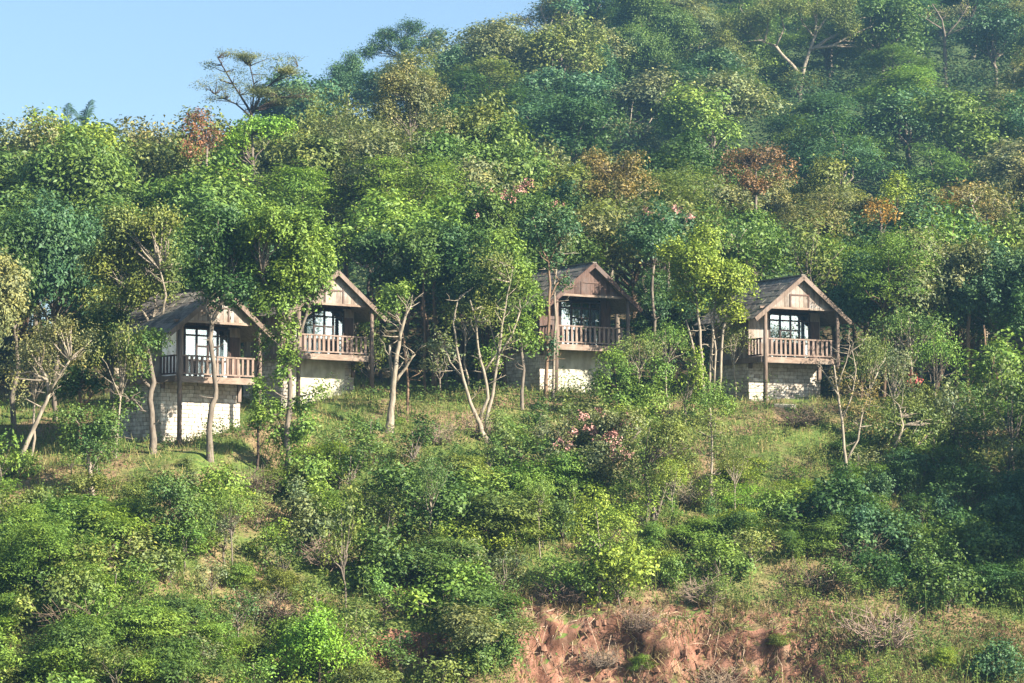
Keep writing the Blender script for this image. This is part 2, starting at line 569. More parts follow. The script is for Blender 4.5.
def block_wall(mb, rng, x0, x1, z0, z1, y, axis='x', bl=0.36, bh=0.185):
    z = z0; row = 0
    while z < z1 - 0.02:
        zt = min(z + bh, z1)
        x = x0 - (bl * 0.5 if row % 2 else 0)
        while x < x1 - 0.01:
            L = bl * rng.uniform(0.8, 1.2)
            a, b = max(x, x0), min(x + L, x1)
            if b - a > 0.04:
                pr = 0.03 + rng.uniform(0, 0.035)
                if axis == 'x': mb.box(a + .010, b - .010, y - pr, y + 0.05, z + .010, zt - .010)
                else: mb.box(y - pr, y + 0.05, a + .010, b - .010, z + .010, zt - .010)
            x += L
        z = zt; row += 1

def boards(mb, rng, x0, x1, zfun0, zfun1, y, th, wmin=0.13, wmax=0.22):
    x = x0
    while x < x1 - 0.01:
        w = min(rng.uniform(wmin, wmax), x1 - x)
        j = rng.uniform(0, 0.012)
        za, zb = zfun0, (zfun1(x + .004), zfun1(x + w - .004)) if callable(zfun1) else (zfun1, zfun1)
        if min(zb) - za > 0.02:
            mb.prism([(x + .004, za), (x + w - .004, za), (x + w - .004, zb[1]), (x + .004, zb[0])], y - j, y + th)
        elif max(zb) - za > 0.03:
            if zb[0] < zb[1]: mb.prism([(x + w * .5, za), (x + w - .004, za), (x + w - .004, zb[1])], y - j, y + th)
            else: mb.prism([(x + .004, za), (x + w * .5, za), (x + .004, zb[0])], y - j, y + th)
        x += w

def build_hut(seed, Y, lp, floor_row, label, style, angle=HUT_A, base_drop=3.0):
    rng = random.Random(seed)
    bearing = math.degrees(math.atan2((lp[0] + 35 - 512), FPX))
    a = R_(angle - bearing)
    post = pix(lp[0], floor_row, Y)                    # left front post where it meets the floor edge
    W, hw = HW, HW / 2
    rot = Matrix.Rotation(a, 4, 'Z')
    off = rot @ Vector((-hw, -BAL, 0))
    fz = post.z
    cx, cy = post.x - off.x, post.y - off.y
    bz = min(hgt(*((Vector((cx, cy, 0)) + rot @ Vector(q))[:2])) for q in ((-hw, 0, 0), (hw, 0, 0)))
    root = empty("stilt_hut", (cx, cy, bz), a)
    tag(root, label, "hut", "wooden balcony huts along the hillside")
    F = fz - bz                                       # floor height above the base of the hut
    BEAM = 2.45
    apex = BEAM + 1.70
    eave_x, slope = hw + 0.72, 1.70 / (hw + 0.02)
    def rz(x): return F + apex - abs(x) * slope
    yf, yb = -BAL - 0.42, HD + 0.5
    low = -1.6
    # --- base
    mb = MB(); mb.box(-hw + .04, hw - .04, .04, HD, low, F - .10); base = mb.build("base_wall", M_MORTAR, root)
    st = MB(); block_wall(st, rng, -hw, hw, low, F - .11, .04)
    st.build("stone_facing", M_STONE, base)
    st = MB(); block_wall(st, rng, .05, HD, low, F - .11, -hw + .04, axis='y')
    st.build("stone_facing", M_STONE, base)
    if style.get('plaster'):
        u0, u1 = style['plaster']
        pl = MB(); pl.box(u0, u1, -.055, .02, low, F - .16); pl.build("plaster_panel", M_PLASTER, base)
    for sx in (-1, 1):
        mb = MB(); mb.box(sx * hw - .09 + (.09 if sx < 0 else -.09), sx * hw + .09 + (.09 if sx < 0 else -.09), -.10, .035, F - 1.0 if sx > 0 else F - .5, F - .13)
        mb.build("bracket", M_POST, base)
    # --- floor
    mb = MB(); mb.box(-hw - .12, hw + .12, -BAL - .02, HD, F - .10, F - .0); fl = mb.build("balcony_floor", M_POST, root)
    mb = MB(); mb.box(-hw - .18, hw + .20, -BAL - .14, -BAL - .025, F - .27, F + .02); mb.build("floor_beam", M_EDGE, fl)
    mb = MB(); mb.box(-hw - .20, -hw - .125, -BAL - .02, HD * .9, F - .26, F + .015); mb.build("floor_beam", M_POST, fl)
    # --- posts
    for sx in (-1, 1):
        x = sx * hw
        g = hgt(*((Vector((cx, cy, 0)) + rot @ Vector((x, -BAL, 0)))[:2])) - bz - .4
        dxb = rng.uniform(-.06, .06)
        me = tube_mesh("post", [([(x + dxb, -BAL - .22, g), (x, -BAL - .22, F - .1), (x, -BAL - .22, F + BEAM - .02)], [.115, .105, .095])], M_POST, 8)
        link("post", me, root)
    # --- railings
    top = .98
    mb = MB(); mb.box(-hw + .09, hw - .09, -BAL - .06, -BAL + .05, F + top - .07, F + top); fr = mb.build("railing", M_RAIL, root)
    mb = MB(); mb.box(-hw + .09, hw - .09, -BAL - .04, -BAL + .03, F + .10, F + .17); mb.build("bottom_rail", M_RAIL, fr)
    nb = 15
    for i in range(nb):
        x = -hw + .24 + i * (W - .48) / (nb - 1) + rng.uniform(-.015, .015)
        mb = MB(); wd = .055 + rng.uniform(0, .02)
        mb.box(x - wd, x + wd, -BAL - .03, -BAL + .02, F + .17, F + top - .07); mb.build("baluster", M_RAIL, fr)
    mb = MB(); mb.box(-hw - .05, -hw + .05, -BAL + .1, -.04, F + top - .07, F + top); sr = mb.build("railing", M_DWOOD, root)
    mb = MB(); mb.box(-hw - .035, -hw + .035, -BAL + .1, -.04, F + .10, F + .17); mb.build("bottom_rail", M_DWOOD, sr)
    for i in range(5):
        y = -BAL + .24 + i * .27
        mb = MB(); mb.box(-hw - .025, -hw + .025, y - .05, y + .05, F + .17, F + top - .07); mb.build("baluster", M_DWOOD, sr)
    # --- front wall with its glass doors
    mb = MB()
    ox0, ox1 = -hw + 1.28, hw - .68           # opening
    boards(mb, rng, -hw + .004, ox0, F + .004, F + BEAM, .0, .09)
    mb2 = MB(); boards(mb2, rng, ox1, hw - .004, F + .004, F + BEAM, .0, .09)
    mb2.build("front_wall", M_DWOOD if style.get('dark') else M_WOOD, root)
    fw = mb.build("front_wall", M_DWOOD if style.get('dark') else M_WOOD, root)
    if style.get('white'):
        mb = MB(); mb.box(-hw + .05, -hw + .80, -.03, -.015, F + .05, F + 2.2); mb.build("white_panel", M_WHITE, fw)
    mb = MB(); mb.box(ox1 + .06, ox1 + .60, -.045, -.016, F + .02, F + 2.0); dr = mb.build("door", M_DWOOD, root)
    mb = MB(); mb.box(ox1 + .10, ox1 + .14, -.09, -.047, F + .98, F + 1.12); mb.build("handle", M_FRAME, dr)
    win = MB()
    fy0, fy1 = -.04, .05
    zt = F + 2.35
    xs = [ox0, ox0 + .66, ox0 + 1.30, ox1 - .62, ox1]
    for x in xs: win.box(x - .045, x + .045, fy0, fy1, F + .02, zt)
    for z, (xa, xb) in ((F + .06, (xs[0], xs[4])), (F + 2.0, (xs[0], xs[4])), (zt - .045, (xs[0], xs[4])), (F + 1.50, (xs[1], xs[3])), (F + .85, (xs[0], xs[4]))):
        win.box(xa + .046, xb - .046, fy0 + .004, fy1 - .004, z - .04, z + .04)
    wo_ = win.build("window", M_FRAME, root)
    mb = MB()
    for xa, xb in zip(xs[:-1], xs[1:]): mb.box(xa + .047, xb - .047, .0, .008, F + .1, zt - .09)
    mb.build("pane", M_GLASS, wo_)
    for (xa, xb) in style.get('curtains', ((xs[0] + .05, xs[0] + .60), (xs[1] + .05, xs[3] - .05), (xs[3] + .05, xs[4] - .05))):
        cb = MB(); x = xa
        while x < xb - .02:
            w = min(.07, xb - x); d = rng.uniform(0, .03)
            cb.box(x, x + w - .002, .09 + d, .10 + d, F + .1, F + style.get('ctop', 1.98)); x += w
        cb.build("curtain", M_CURT, wo_)
    mb = MB(); mb.box(ox0 - .02, ox1 + .02, .35, .40, F, F + BEAM); mb.build("interior_shade_sheet", M_FRAME, wo_)  # added dark sheet behind the panes, its colour stands in for room shade
    # --- side and back walls
    mb = MB()
    y = .1
    while y < HD - .02:
        w = min(rng.uniform(.14, .24), HD - y); j = rng.uniform(0, .012)
        mb.box(-hw - j, -hw + .08, y + .004, y + w - .004, F + .004, F + BEAM + .05)
        mb.box(hw - .08, hw + j, y + .004, y + w - .004, F + .004, F + BEAM + .05)
        y += w
    boards(mb, rng, -hw + .1, hw - .1, F + .004, lambda x: rz(x) - .12, HD - .09, .08)
    mb.build("side_wall", M_WOOD, root)
    # --- tie beam and gable
    mb = MB(); mb.box(-hw - .25, hw + .30, -BAL - .16, -BAL - .05, F + BEAM, F + BEAM + .11); mb.build("tie_beam", M_EDGE, root)
    mb = MB(); boards(mb, rng, -hw + .12, hw - .12, F + BEAM + .112, lambda x: rz(x) - .10, -BAL - .12, .05, .16, .27)
    gb = mb.build("gable_wall", M_DWOOD if style.get('dark') else M_WOOD, root)
    mb = MB()
    for x in (-.62, .50): mb.box(x - .035, x + .035, -BAL - .165, -BAL - .134, F + BEAM + .115, rz(x) - .45)
    mb.box(-.58, .46, -BAL - .16, -BAL - .134, rz(.62) - .52, rz(.62) - .45)
    mb.build("gable_hatch", M_DWOOD, gb)
    mb = MB(); boards(mb, rng, -hw + .1, hw - .1, F + BEAM + .004, lambda x: rz(x) - .12, .005, .08)
    mb.build("inner_gable", M_DWOOD, root)
    # --- roof
    rb = MB()
    L = math.hypot(eave_x, eave_x * slope)
    th = .07
    for sx in (-1, 1):
        ang = math.atan(slope)
        M = Matrix.Translation((0, 0, F + apex)) @ Matrix.Rotation(sx * ang, 4, 'Y')
        rows = 13
        for r in range(rows):
            l0, l1 = L * r / rows, L * (r + 1) / rows + .05
            yy = yf + .02
            while yy < yb - .02:
                w = min(rng.uniform(.24, .5), yb - .02 - yy)
                j = rng.uniform(0, .02); e = rng.uniform(0, .035)
                x0, x1 = (l0, l1 + e) if sx > 0 else (-l1 - e, -l0)
                tilt = Matrix.Translation((0, 0, .0)) 
                rb.box(x0, x1, yy + .004, yy + w - .004, .004 + j + (.012 if r % 2 else 0), .03 + j + (.012 if r % 2 else 0), M @ tilt)
                yy += w
        x0, x1 = (0.02, L) if sx > 0 else (-L, -0.02)
        rb.box(x0, x1, yf + .01, yb, -th, 0.0, M)
    rb.box(-.12, .12, yf, yb, F + apex + .015, F + apex + .075)
    roof = rb.build("roof", M_SHINGLE, root)
    for sx in (-1, 1):
        bb = MB()
        M = Matrix.Translation((0, 0, F + apex)) @ Matrix.Rotation(sx * math.atan(slope), 4, 'Y')
        x0, x1 = (0.01, L + .05) if sx > 0 else (-L - .05, -0.01)
        bb.box(x0, x1, yf - .05, yf + .008, -.17, .05, M)
        bb.build("bargeboard", M_POST if not style.get('dark') else M_DWOOD, roof)
    return root

build_hut(11, -12.0, (177, 0), 376, "leftmost hut, white panel beside its glass doors, tall pale block base behind tree trunks",
          {'white': True})
build_hut(12, -2.5, (296, 0), 353, "second hut from left, half hidden by a leafy tree, plaster base and dark reflecting windows",
          {'plaster': (-HW / 2 + .5, HW / 2 - .6), 'ctop': 1.5, 'curtains': ((-.6, .3),)})
build_hut(13, 0.0, (554, 0), 344, "third hut from left, dark brown gable, smooth pale plaster base behind a shrub",
          {'plaster': (-HW / 2 + 1.1, HW / 2 - .03), 'dark': True})
build_hut(14, 0.0, (763, 0), 357, "fourth hut from left, sunlit grey plank gable and grey shingle roof standing clear of trees", {})
build_hut(15, 7.0, (1046, 0), 385, "hut cut off by the right edge of the photo, only its dark eave corner showing", {'dark': True})
# ------------------------------------------------------------------ plants: prototypes
PAL = {
    'dark green': (.026, .062, .022), 'green': (.046, .090, .028), 'fresh green': (.072, .132, .032),
    'yellow-green': (.100, .155, .030), 'olive': (.074, .106, .036), 'dusty olive': (.092, .108, .058),
    'blue-green': (.034, .080, .046), 'rust-brown': (.110, .060, .042), 'golden brown': (.090, .086, .042),
    'grey-green': (.085, .110, .065), 'russet': (.090, .064, .043), 'orange': (.15, .10, .03), 'lime green': (.085, .175, .026),
}
PAL = {k: (c[0] * 1.9, c[1] * 1.6, c[2] * 1.25) for k, c in PAL.items()}
BARK = {'brown': (.115, .075, .05), 'pale': (.24, .20, .15), 'grey': (.15, .122, .095), 'orange': (.17, .11, .07), 'dark': (.06, .042, .032)}

def rand_lobes(rnd, R, RZ, cz, n, lr=(.30, .46), low=-.45, flat=1.0):
    out = []
    for i in range(n):
        for _ in range(40):
            d = Vector((rnd.gauss(0, 1), rnd.gauss(0, 1), rnd.gauss(0, 1))).normalized()
            if d.z > low: break
        f = rnd.uniform(.35, .88)
        r = R * rnd.uniform(*lr)
        out.append(((d.x * R * f, d.y * R * f, cz + d.z * RZ * f), (r, r, r * rnd.uniform(.65, .9) * flat)))
    return out

def tree_proto(seed, R, RZ, cz, n, twigs, per, leaf, sig, trunk_r, flat=0.0, fill=.1, lr=(.30, .46), low=-.45, lobeflat=1.0, mat=None, limbs=True, lean=.06):
    rnd = random.Random(seed); rng = np.random.default_rng(seed)
    lobes = rand_lobes(rnd, R, RZ, cz, n, lr, low, lobeflat)
    q = lobes_to_leaves(rng, lobes, twigs * 1.9, per, leaf[0], leaf[1], sig, flat, fill=fill)
    crown = quads_mesh("crown", q, mat or M_LEAF)
    lines = []
    fork = max(.25, cz - RZ * .55)
    top = Vector((rnd.uniform(-lean, lean) * cz, rnd.uniform(-lean, lean) * cz, cz + RZ * .35))
    tp = curve_pts(rnd, (0, 0, -.8), top, 7, .025)
    lines.append((tp, taper(trunk_r, trunk_r * .3, 7)))
    if limbs:
        for c, r in lobes:
            zs = min(max(fork * rnd.uniform(.75, 1.1), .2), c[2])
            t = (zs + .8) / (top.z + .8)
            k = min(int(t * 7), 6)
            s = tp[k].lerp(tp[k + 1], t * 7 - k)
            lines.append((curve_pts(rnd, s, c, 4, .07), taper(trunk_r * .42, trunk_r * .08, 4)))
    trunk = tube_mesh("trunk", lines, M_BARK)
    return dict(trunk=trunk, crown=crown, H=cz + RZ, R=R)

P = {}
def protos(kind, count, **kw):
    P[kind] = [tree_proto(hash_seed(kind) + i * 7, **kw) for i in range(count)]
def hash_seed(s): return sum(ord(c) * (i + 3) for i, c in enumerate(s))

protos('broad', 4, R=3.4, RZ=3.2, cz=6.6, n=20, twigs=14, per=22, leaf=(.25, .125), sig=.22, trunk_r=.19)
protos('tall', 3, R=2.6, RZ=4.2, cz=6.6, n=20, twigs=16, per=20, leaf=(.23, .115), sig=.20, trunk_r=.16)
protos('airy', 3, R=3.2, RZ=2.6, cz=6.2, n=15, twigs=10, per=9, leaf=(.22, .11), sig=.26, trunk_r=.15, fill=.04, lr=(.26, .40))
protos('feathery', 3, R=3.2, RZ=2.7, cz=5.6, n=20, twigs=11, per=24, leaf=(.17, .06), sig=.30, trunk_r=.14, flat=.72, lobeflat=.7, mat=M_FINE)
protos('slender', 3, R=2.0, RZ=2.4, cz=7.8, n=13, twigs=14, per=14, leaf=(.26, .13), sig=.22, trunk_r=.13)
protos('far', 4, R=3.2, RZ=3.4, cz=5.2, n=13, twigs=12, per=22, leaf=(.28, .14), sig=.28, lr=(.24, .5), trunk_r=.2)
protos('farfine', 3, R=3.5, RZ=3.0, cz=4.8, n=14, twigs=9, per=24, leaf=(.30, .10), sig=.36, lr=(.24, .5), trunk_r=.2, flat=.6, lobeflat=.7, mat=M_FINE)
protos('bush', 4, R=1.25, RZ=1.05, cz=.95, n=11, twigs=36, per=19, leaf=(.145, .075), sig=.13, trunk_r=.05, low=-.7)
protos('fernbush', 3, R=1.5, RZ=1.15, cz=1.0, n=12, twigs=40, per=28, leaf=(.14, .05), sig=.19, trunk_r=.05, flat=.7, lobeflat=.8, low=-.7, mat=M_FINE)
protos('scrub', 3, R=1.2, RZ=1.2, cz=1.15, n=9, twigs=30, per=13, leaf=(.13, .06), sig=.16, trunk_r=.045, fill=.03, lr=(.26, .4), low=-.6)
protos('sapling', 3, R=1.0, RZ=1.7, cz=2.0, n=10, twigs=30, per=15, leaf=(.155, .08), sig=.14, trunk_r=.06, low=-.7)

def dry_proto(seed):
    rnd = random.Random(seed)
    lines = []
    for i in range(70):
        an = rnd.uniform(0, 6.283); r0 = rnd.uniform(0, .3)
        s = Vector((math.cos(an) * r0, math.sin(an) * r0, -.1))
        e = Vector((math.cos(an) * rnd.uniform(.3, 1.4), math.sin(an) * rnd.uniform(.3, 1.4), rnd.uniform(.25, 1.5)))
        pts = curve_pts(rnd, s, e, 4, .12)
        lines.append((pts, taper(.015, .006, 4)))
        for _ in range(3):
            k = rnd.randint(1, 3)
            e2 = pts[k] + Vector((rnd.uniform(-.5, .5), rnd.uniform(-.5, .5), rnd.uniform(-.25, .4)))
            lines.append((curve_pts(rnd, pts[k], e2, 2, .1), taper(.013, .006, 2)))
    return tube_mesh("dry_bush", lines, M_BARK, 4)
DRY = [dry_proto(900 + i) for i in range(3)]

# ------------------------------------------------------------------ placing and naming
placed = []          # (object, words, region class, px, py)
rnd = random.Random(2024)

KIND_WORD = {'broad': 'broad-crowned', 'tall': 'tall narrow', 'airy': 'thin-leaved', 'feathery': 'feathery', 'slender': 'slender-trunked',
             'far': 'round-crowned', 'farfine': 'feathery', 'bush': 'leafy', 'fernbush': 'ferny', 'scrub': 'scraggly', 'sapling': 'upright'}

def tint(c, amt=.14):
    v = rnd.uniform(1 - amt, 1 + amt)
    return (c[0] * v * rnd.uniform(.93, 1.07), c[1] * v, c[2] * v * rnd.uniform(.9, 1.1), 1)

def plant(kind, x, y, H, width, colour, bark, cls, group, noun, sink=0.0, tilt=True):
    pr = rnd.choice(P[kind])
    z = hgt(x, y) - sink
    shrubby = kind in ('bush', 'fernbush', 'scrub', 'sapling')
    root = empty({'tree': 'tree', 'bush': 'bush', 'shrub': 'shrub', 'sapling': 'sapling'}[noun], (x, y, z), rnd.uniform(0, 6.283))
    sx = width / (2 * pr['R']); sz = H / pr['H']
    root.scale = (sx, sx, sz)
    if tilt: root.rotation_euler = (rnd.uniform(-.06, .06), rnd.uniform(-.06, .06), root.rotation_euler.z)
    t = link("stem" if shrubby else "trunk", pr['trunk'], root); t.color = (*BARK[bark], 1)
    c = link("foliage" if shrubby else "crown", pr['crown'], root); c.color = tint(PAL[colour])
    cz = z + H * .62
    px, py = proj((x, y, cz))
    root['group'] = group; root['category'] = noun
    placed.append((root, colour, KIND_WORD[kind], noun, cls, px, py, H * width))
    return root

HUTS_PX = [(160, 258, 280, 440), (268, 372, 262, 400), (525, 632, 255, 392), (728, 850, 270, 405)]

# --- forest bands behind the huts
def band(Y0, Y1, n, x0, x1, tops, kinds, cols, cls, minH=5.5, maxH=15, wr=(.6, .85), skip=None):
    for i in range(n):
        x = x0 + (x1 - x0) * (i + .5) / n + rnd.uniform(-.4, .4) * (x1 - x0) / n
        y = rnd.uniform(Y0, Y1)
        px, _ = proj((x, y, 0))
        if skip and skip(px, x, y): continue
        row = float(np.interp(px, [t[0] for t in tops], [t[1] for t in tops])) + rnd.uniform(-12, 16)
        top = pix(px, row, y).z
        H = min(max(top - hgt(x, y), minH), maxH)
        zone = cols(px)
        colour = rnd.choice(zone)
        kind = rnd.choice(kinds)
        w = {'broad': .78, 'tall': .52, 'airy': .72, 'feathery': .8, 'slender': .46}[kind] * rnd.uniform(.85, 1.2)
        wd = min(max(H * w, 4.2), 8.2)
        plant(kind, x, y, H, wd, colour, rnd.choice(['brown', 'grey', 'grey', 'pale']), cls, "forest trees behind the huts", 'tree')

BACK = [(-200, 92), (0, 98), (60, 98), (110, 114), (190, 114), (250, 104), (320, 98), (380, 80), (430, 105), (480, 105), (560, 140), (620, 150), (700, 155), (760, 155), (830, 172), (900, 178), (960, 172), (1024, 168), (1300, 150)]
def cols_back(px):
    if px < 190: return ['olive', 'yellow-green', 'dusty olive', 'olive', 'yellow-green', 'grey-green']
    if px < 340: return ['green', 'olive', 'grey-green', 'fresh green']
    if px < 480: return ['olive', 'dusty olive', 'grey-green', 'green']
    if px < 700: return ['olive', 'golden brown', 'green', 'grey-green', 'dark green']
    if px < 860: return ['olive', 'dusty olive', 'grey-green', 'green']
    return ['olive', 'dusty olive', 'green', 'golden brown', 'grey-green']
def cols_mid(px):
    if px < 120: return ['dark green', 'blue-green', 'green', 'grey-green']
    if px < 200: return ['olive', 'grey-green', 'green']
    if px < 440: return ['green', 'fresh green', 'olive', 'grey-green', 'fresh green']
    if px < 640: return ['blue-green', 'green', 'olive', 'grey-green']
    if px < 820: return ['green', 'fresh green', 'grey-green', 'olive']
    return ['grey-green', 'green', 'blue-green', 'fresh green', 'olive']
def cols_front(px):
    if px < 150: return ['dark green', 'blue-green', 'grey-green']
    if px < 520: return ['blue-green', 'dark green', 'green', 'grey-green']
    if px < 760: return ['blue-green', 'dark green', 'green']
    return ['fresh green', 'green', 'grey-green', 'blue-green']
band(34, 41, 20, -40, 40, BACK, ['broad', 'tall', 'broad', 'airy'], cols_back, 'crest', wr=(.7, .9))
band(25, 32, 20, -38, 40, [(p, r + 18) for p, r in BACK], ['broad', 'tall', 'feathery', 'broad'], cols_back, 'crest')
band(16, 23, 19, -36, 42, [(p, r + 44) for p, r in BACK], ['broad', 'broad', 'tall', 'feathery'], cols_mid, 'mid')
MIDROW = [(-200, 190), (0, 190), (100, 195), (220, 190), (330, 195), (420, 185), (520, 190), (600, 195), (700, 200), (760, 205), (850, 215), (1024, 215), (1300, 200)]
band(9.5, 14, 20, -34, 44, MIDROW, ['broad', 'tall', 'airy', 'broad', 'slender'], cols_mid, 'mid')
FRONT = [(-200, 235), (0, 235), (100, 250), (270, 235), (400, 225), (480, 222), (600, 225), (660, 230), (760, 240), (850, 245), (1024, 240), (1300, 230)]
def skip_hut(px, x, y):
    if y > 8.2: return False
    for (a, b, c, d) in HUTS_PX:
        if a - 28 < px < b + 14: return True
    return False
band(5.4, 8.8, 17, -34, 44, FRONT, ['tall', 'broad', 'slender', 'slender'], cols_front, 'front', skip=skip_hut)
# trees beside the huts on the left, and to the right of the fourth hut
for (px, Y, row, w, kind, colour, bark) in [
    (18, -3, 215, 6.0, 'broad', 'dark green', 'grey'), (60, -1, 205, 5.6, 'broad', 'blue-green', 'grey'), (-25, -8, 240, 5.5, 'broad', 'grey-green', 'grey'),
    (112, 1, 225, 5.2, 'broad', 'grey-green', 'pale'), (160, 3, 215, 5.0, 'tall', 'green', 'brown'), (235, -1, 215, 4.6, 'tall', 'blue-green', 'brown'),
    (880, 2.5, 225, 5.6, 'feathery', 'fresh green', 'brown'), (925, 3.5, 235, 5.4, 'broad', 'grey-green', 'grey'), (872, 4.5, 255, 4.2, 'broad', 'blue-green', 'brown'),
    (1000, 2, 245, 5.6, 'broad', 'blue-green', 'grey'), (1060, 1, 250, 5.5, 'broad', 'dark green', 'brown'), (955, 5, 250, 4.8, 'tall', 'dark green', 'brown'),
    (910, -1, 300, 4.2, 'airy', 'green', 'pale'), (990, -2, 325, 3.6, 'sapling', 'fresh green', 'brown'),
    (860, 1.5, 330, 3.2, 'sapling', 'green', 'brown'), (664, 7.5, 270, 3.4, 'tall', 'dark green', 'dark'), (695, 6.5, 275, 3.6, 'tall', 'blue-green', 'dark'),
    (505, 2.5, 250, 3.8, 'tall', 'green', 'brown'), (480, 4.5, 245, 4.4, 'broad', 'dark green', 'brown'),
]:
    p = pix(px, row, Y); H = p.z - hgt(p.x, Y)
    plant(kind, p.x, Y, H, w, colour, bark, 'front', "trees close around the huts", 'sapling' if kind == 'sapling' else 'tree')
for (px, Y, row, w, kind, colour, bark) in [
    (118, -14.6, 318, 3.0, 'airy', 'olive', 'pale'), (112, -9, 300, 3.6, 'broad', 'dark green', 'grey'), (345, 3.5, 300, 2.8, 'slender', 'green', 'grey'), (372, 1.5, 318, 2.2, 'sapling', 'olive', 'grey'), (440, .5, 322, 2.3, 'sapling', 'grey-green', 'grey'),
    (468, 3, 290, 2.6, 'slender', 'olive', 'pale'), (496, -.5, 330, 2.0, 'sapling', 'fresh green', 'grey'), (640, -3.5, 330, 2.4, 'airy', 'olive', 'pale'), (668, -2, 318, 2.6, 'airy', 'fresh green', 'pale'),
    (682, -4.5, 345, 2.0, 'sapling', 'yellow-green', 'grey'), (735, .8, 318, 2.2, 'airy', 'olive', 'pale'), (868, -4, 330, 2.4, 'airy', 'olive', 'pale'), (895, -5.5, 345, 2.6, 'airy', 'grey-green', 'pale'),
    (935, -4, 325, 2.8, 'airy', 'fresh green', 'grey'), (1012, -7, 345, 2.8, 'sapling', 'olive', 'grey'), (955, -7, 372, 2.2, 'sapling', 'grey-green', 'grey'), (35, -13, 330, 3.2, 'airy', 'grey-green', 'pale'),
    (5, -19, 395, 2.2, 'sapling', 'fresh green', 'grey'), (545, -9, 395, 2.0, 'sapling', 'green', 'grey'), (520, -11, 405, 1.9, 'sapling', 'fresh green', 'grey'), (672, -16, 455, 2.0, 'airy', 'yellow-green', 'pale'), (735, -14, 445, 1.8, 'airy', 'olive', 'pale'),
    (180, -23, 470, 1.6, 'sapling', 'grey-green', 'pale'), (345, -24, 480, 1.9, 'sapling', 'olive', 'grey'), (430, -20, 450, 2.0, 'airy', 'green', 'pale'), (540, -19, 470, 1.9, 'airy', 'fresh green', 'pale'), (232, -24, 485, 1.8, 'airy', 'fresh green', 'grey'),
]:
    p = pix(px, row, Y); H = p.z - hgt(p.x, Y)
    if H > 1.2: plant(kind, p.x, Y, H, w, colour, bark, 'front' if Y > -8 else 'slope', "young trees around the clearing", 'sapling' if kind == 'sapling' else 'tree')
# big trees standing outside the frame on the right: they shade the dark lower right slope
for (x, y, H, w) in [(28, -13, 9.5, 7.5), (30, -17, 10, 7.5), (26.5, -20, 8.5, 6.5), (33, -16, 10, 7), (31, -22, 9.5, 7)]:
    plant('broad', x, y, H, w, rnd.choice(['dark green', 'blue-green']), 'brown', 'front', "trees close around the huts", 'tree')

# --- far hillside
def rzf(x): return float(np.interp(x, RX, RZ))
fy = 78.0
while fy < 206:
    row = 0
    x = -36 + rnd.uniform(0, 5)
    while x < 58:
        step = rnd.uniform(5.2, 8.6)
        yy = fy + rnd.uniform(-2.6, 2.6)
        px, py = proj((x, yy, hgt(x, yy) + 5))
        clear = all(not (Yl - 26 < yy < Yl + 3 and abs(px - pl) < wl) for pl, Yl, wl in ((800, 122, 62), (648, 128, 46), (410, 150, 40), (550, 150, 34), (945, 128, 34), (955, 112, 26), (625, 96, 34), (345, 128, 22)))
        if clear and hgt(x, yy) > 7 and -15 < py < 235 and -20 < px < 1060:
            if px > 640:
                colour = rnd.choice(['blue-green', 'blue-green', 'green', 'green', 'fresh green', 'grey-green'])  # bluer leaves: part of the distance haze is put into the foliage colour
                kind = rnd.choice(['farfine', 'farfine', 'far'])
            else:
                colour = rnd.choice(['grey-green', 'blue-green', 'grey-green', 'olive', 'dark green'])
                kind = rnd.choice(['far', 'far', 'farfine'])
            if rnd.random() < .06: colour = 'dusty olive'
            H = rnd.choice([rnd.uniform(5.5, 8), rnd.uniform(7.5, 11)]); w = min(H * rnd.uniform(.85, 1.25), 10)
            plant(kind, x, yy, H, w, colour, 'grey', 'far', "trees on the far hillside", 'tree')
        x += step
    fy += rnd.uniform(6.0, 7.6)

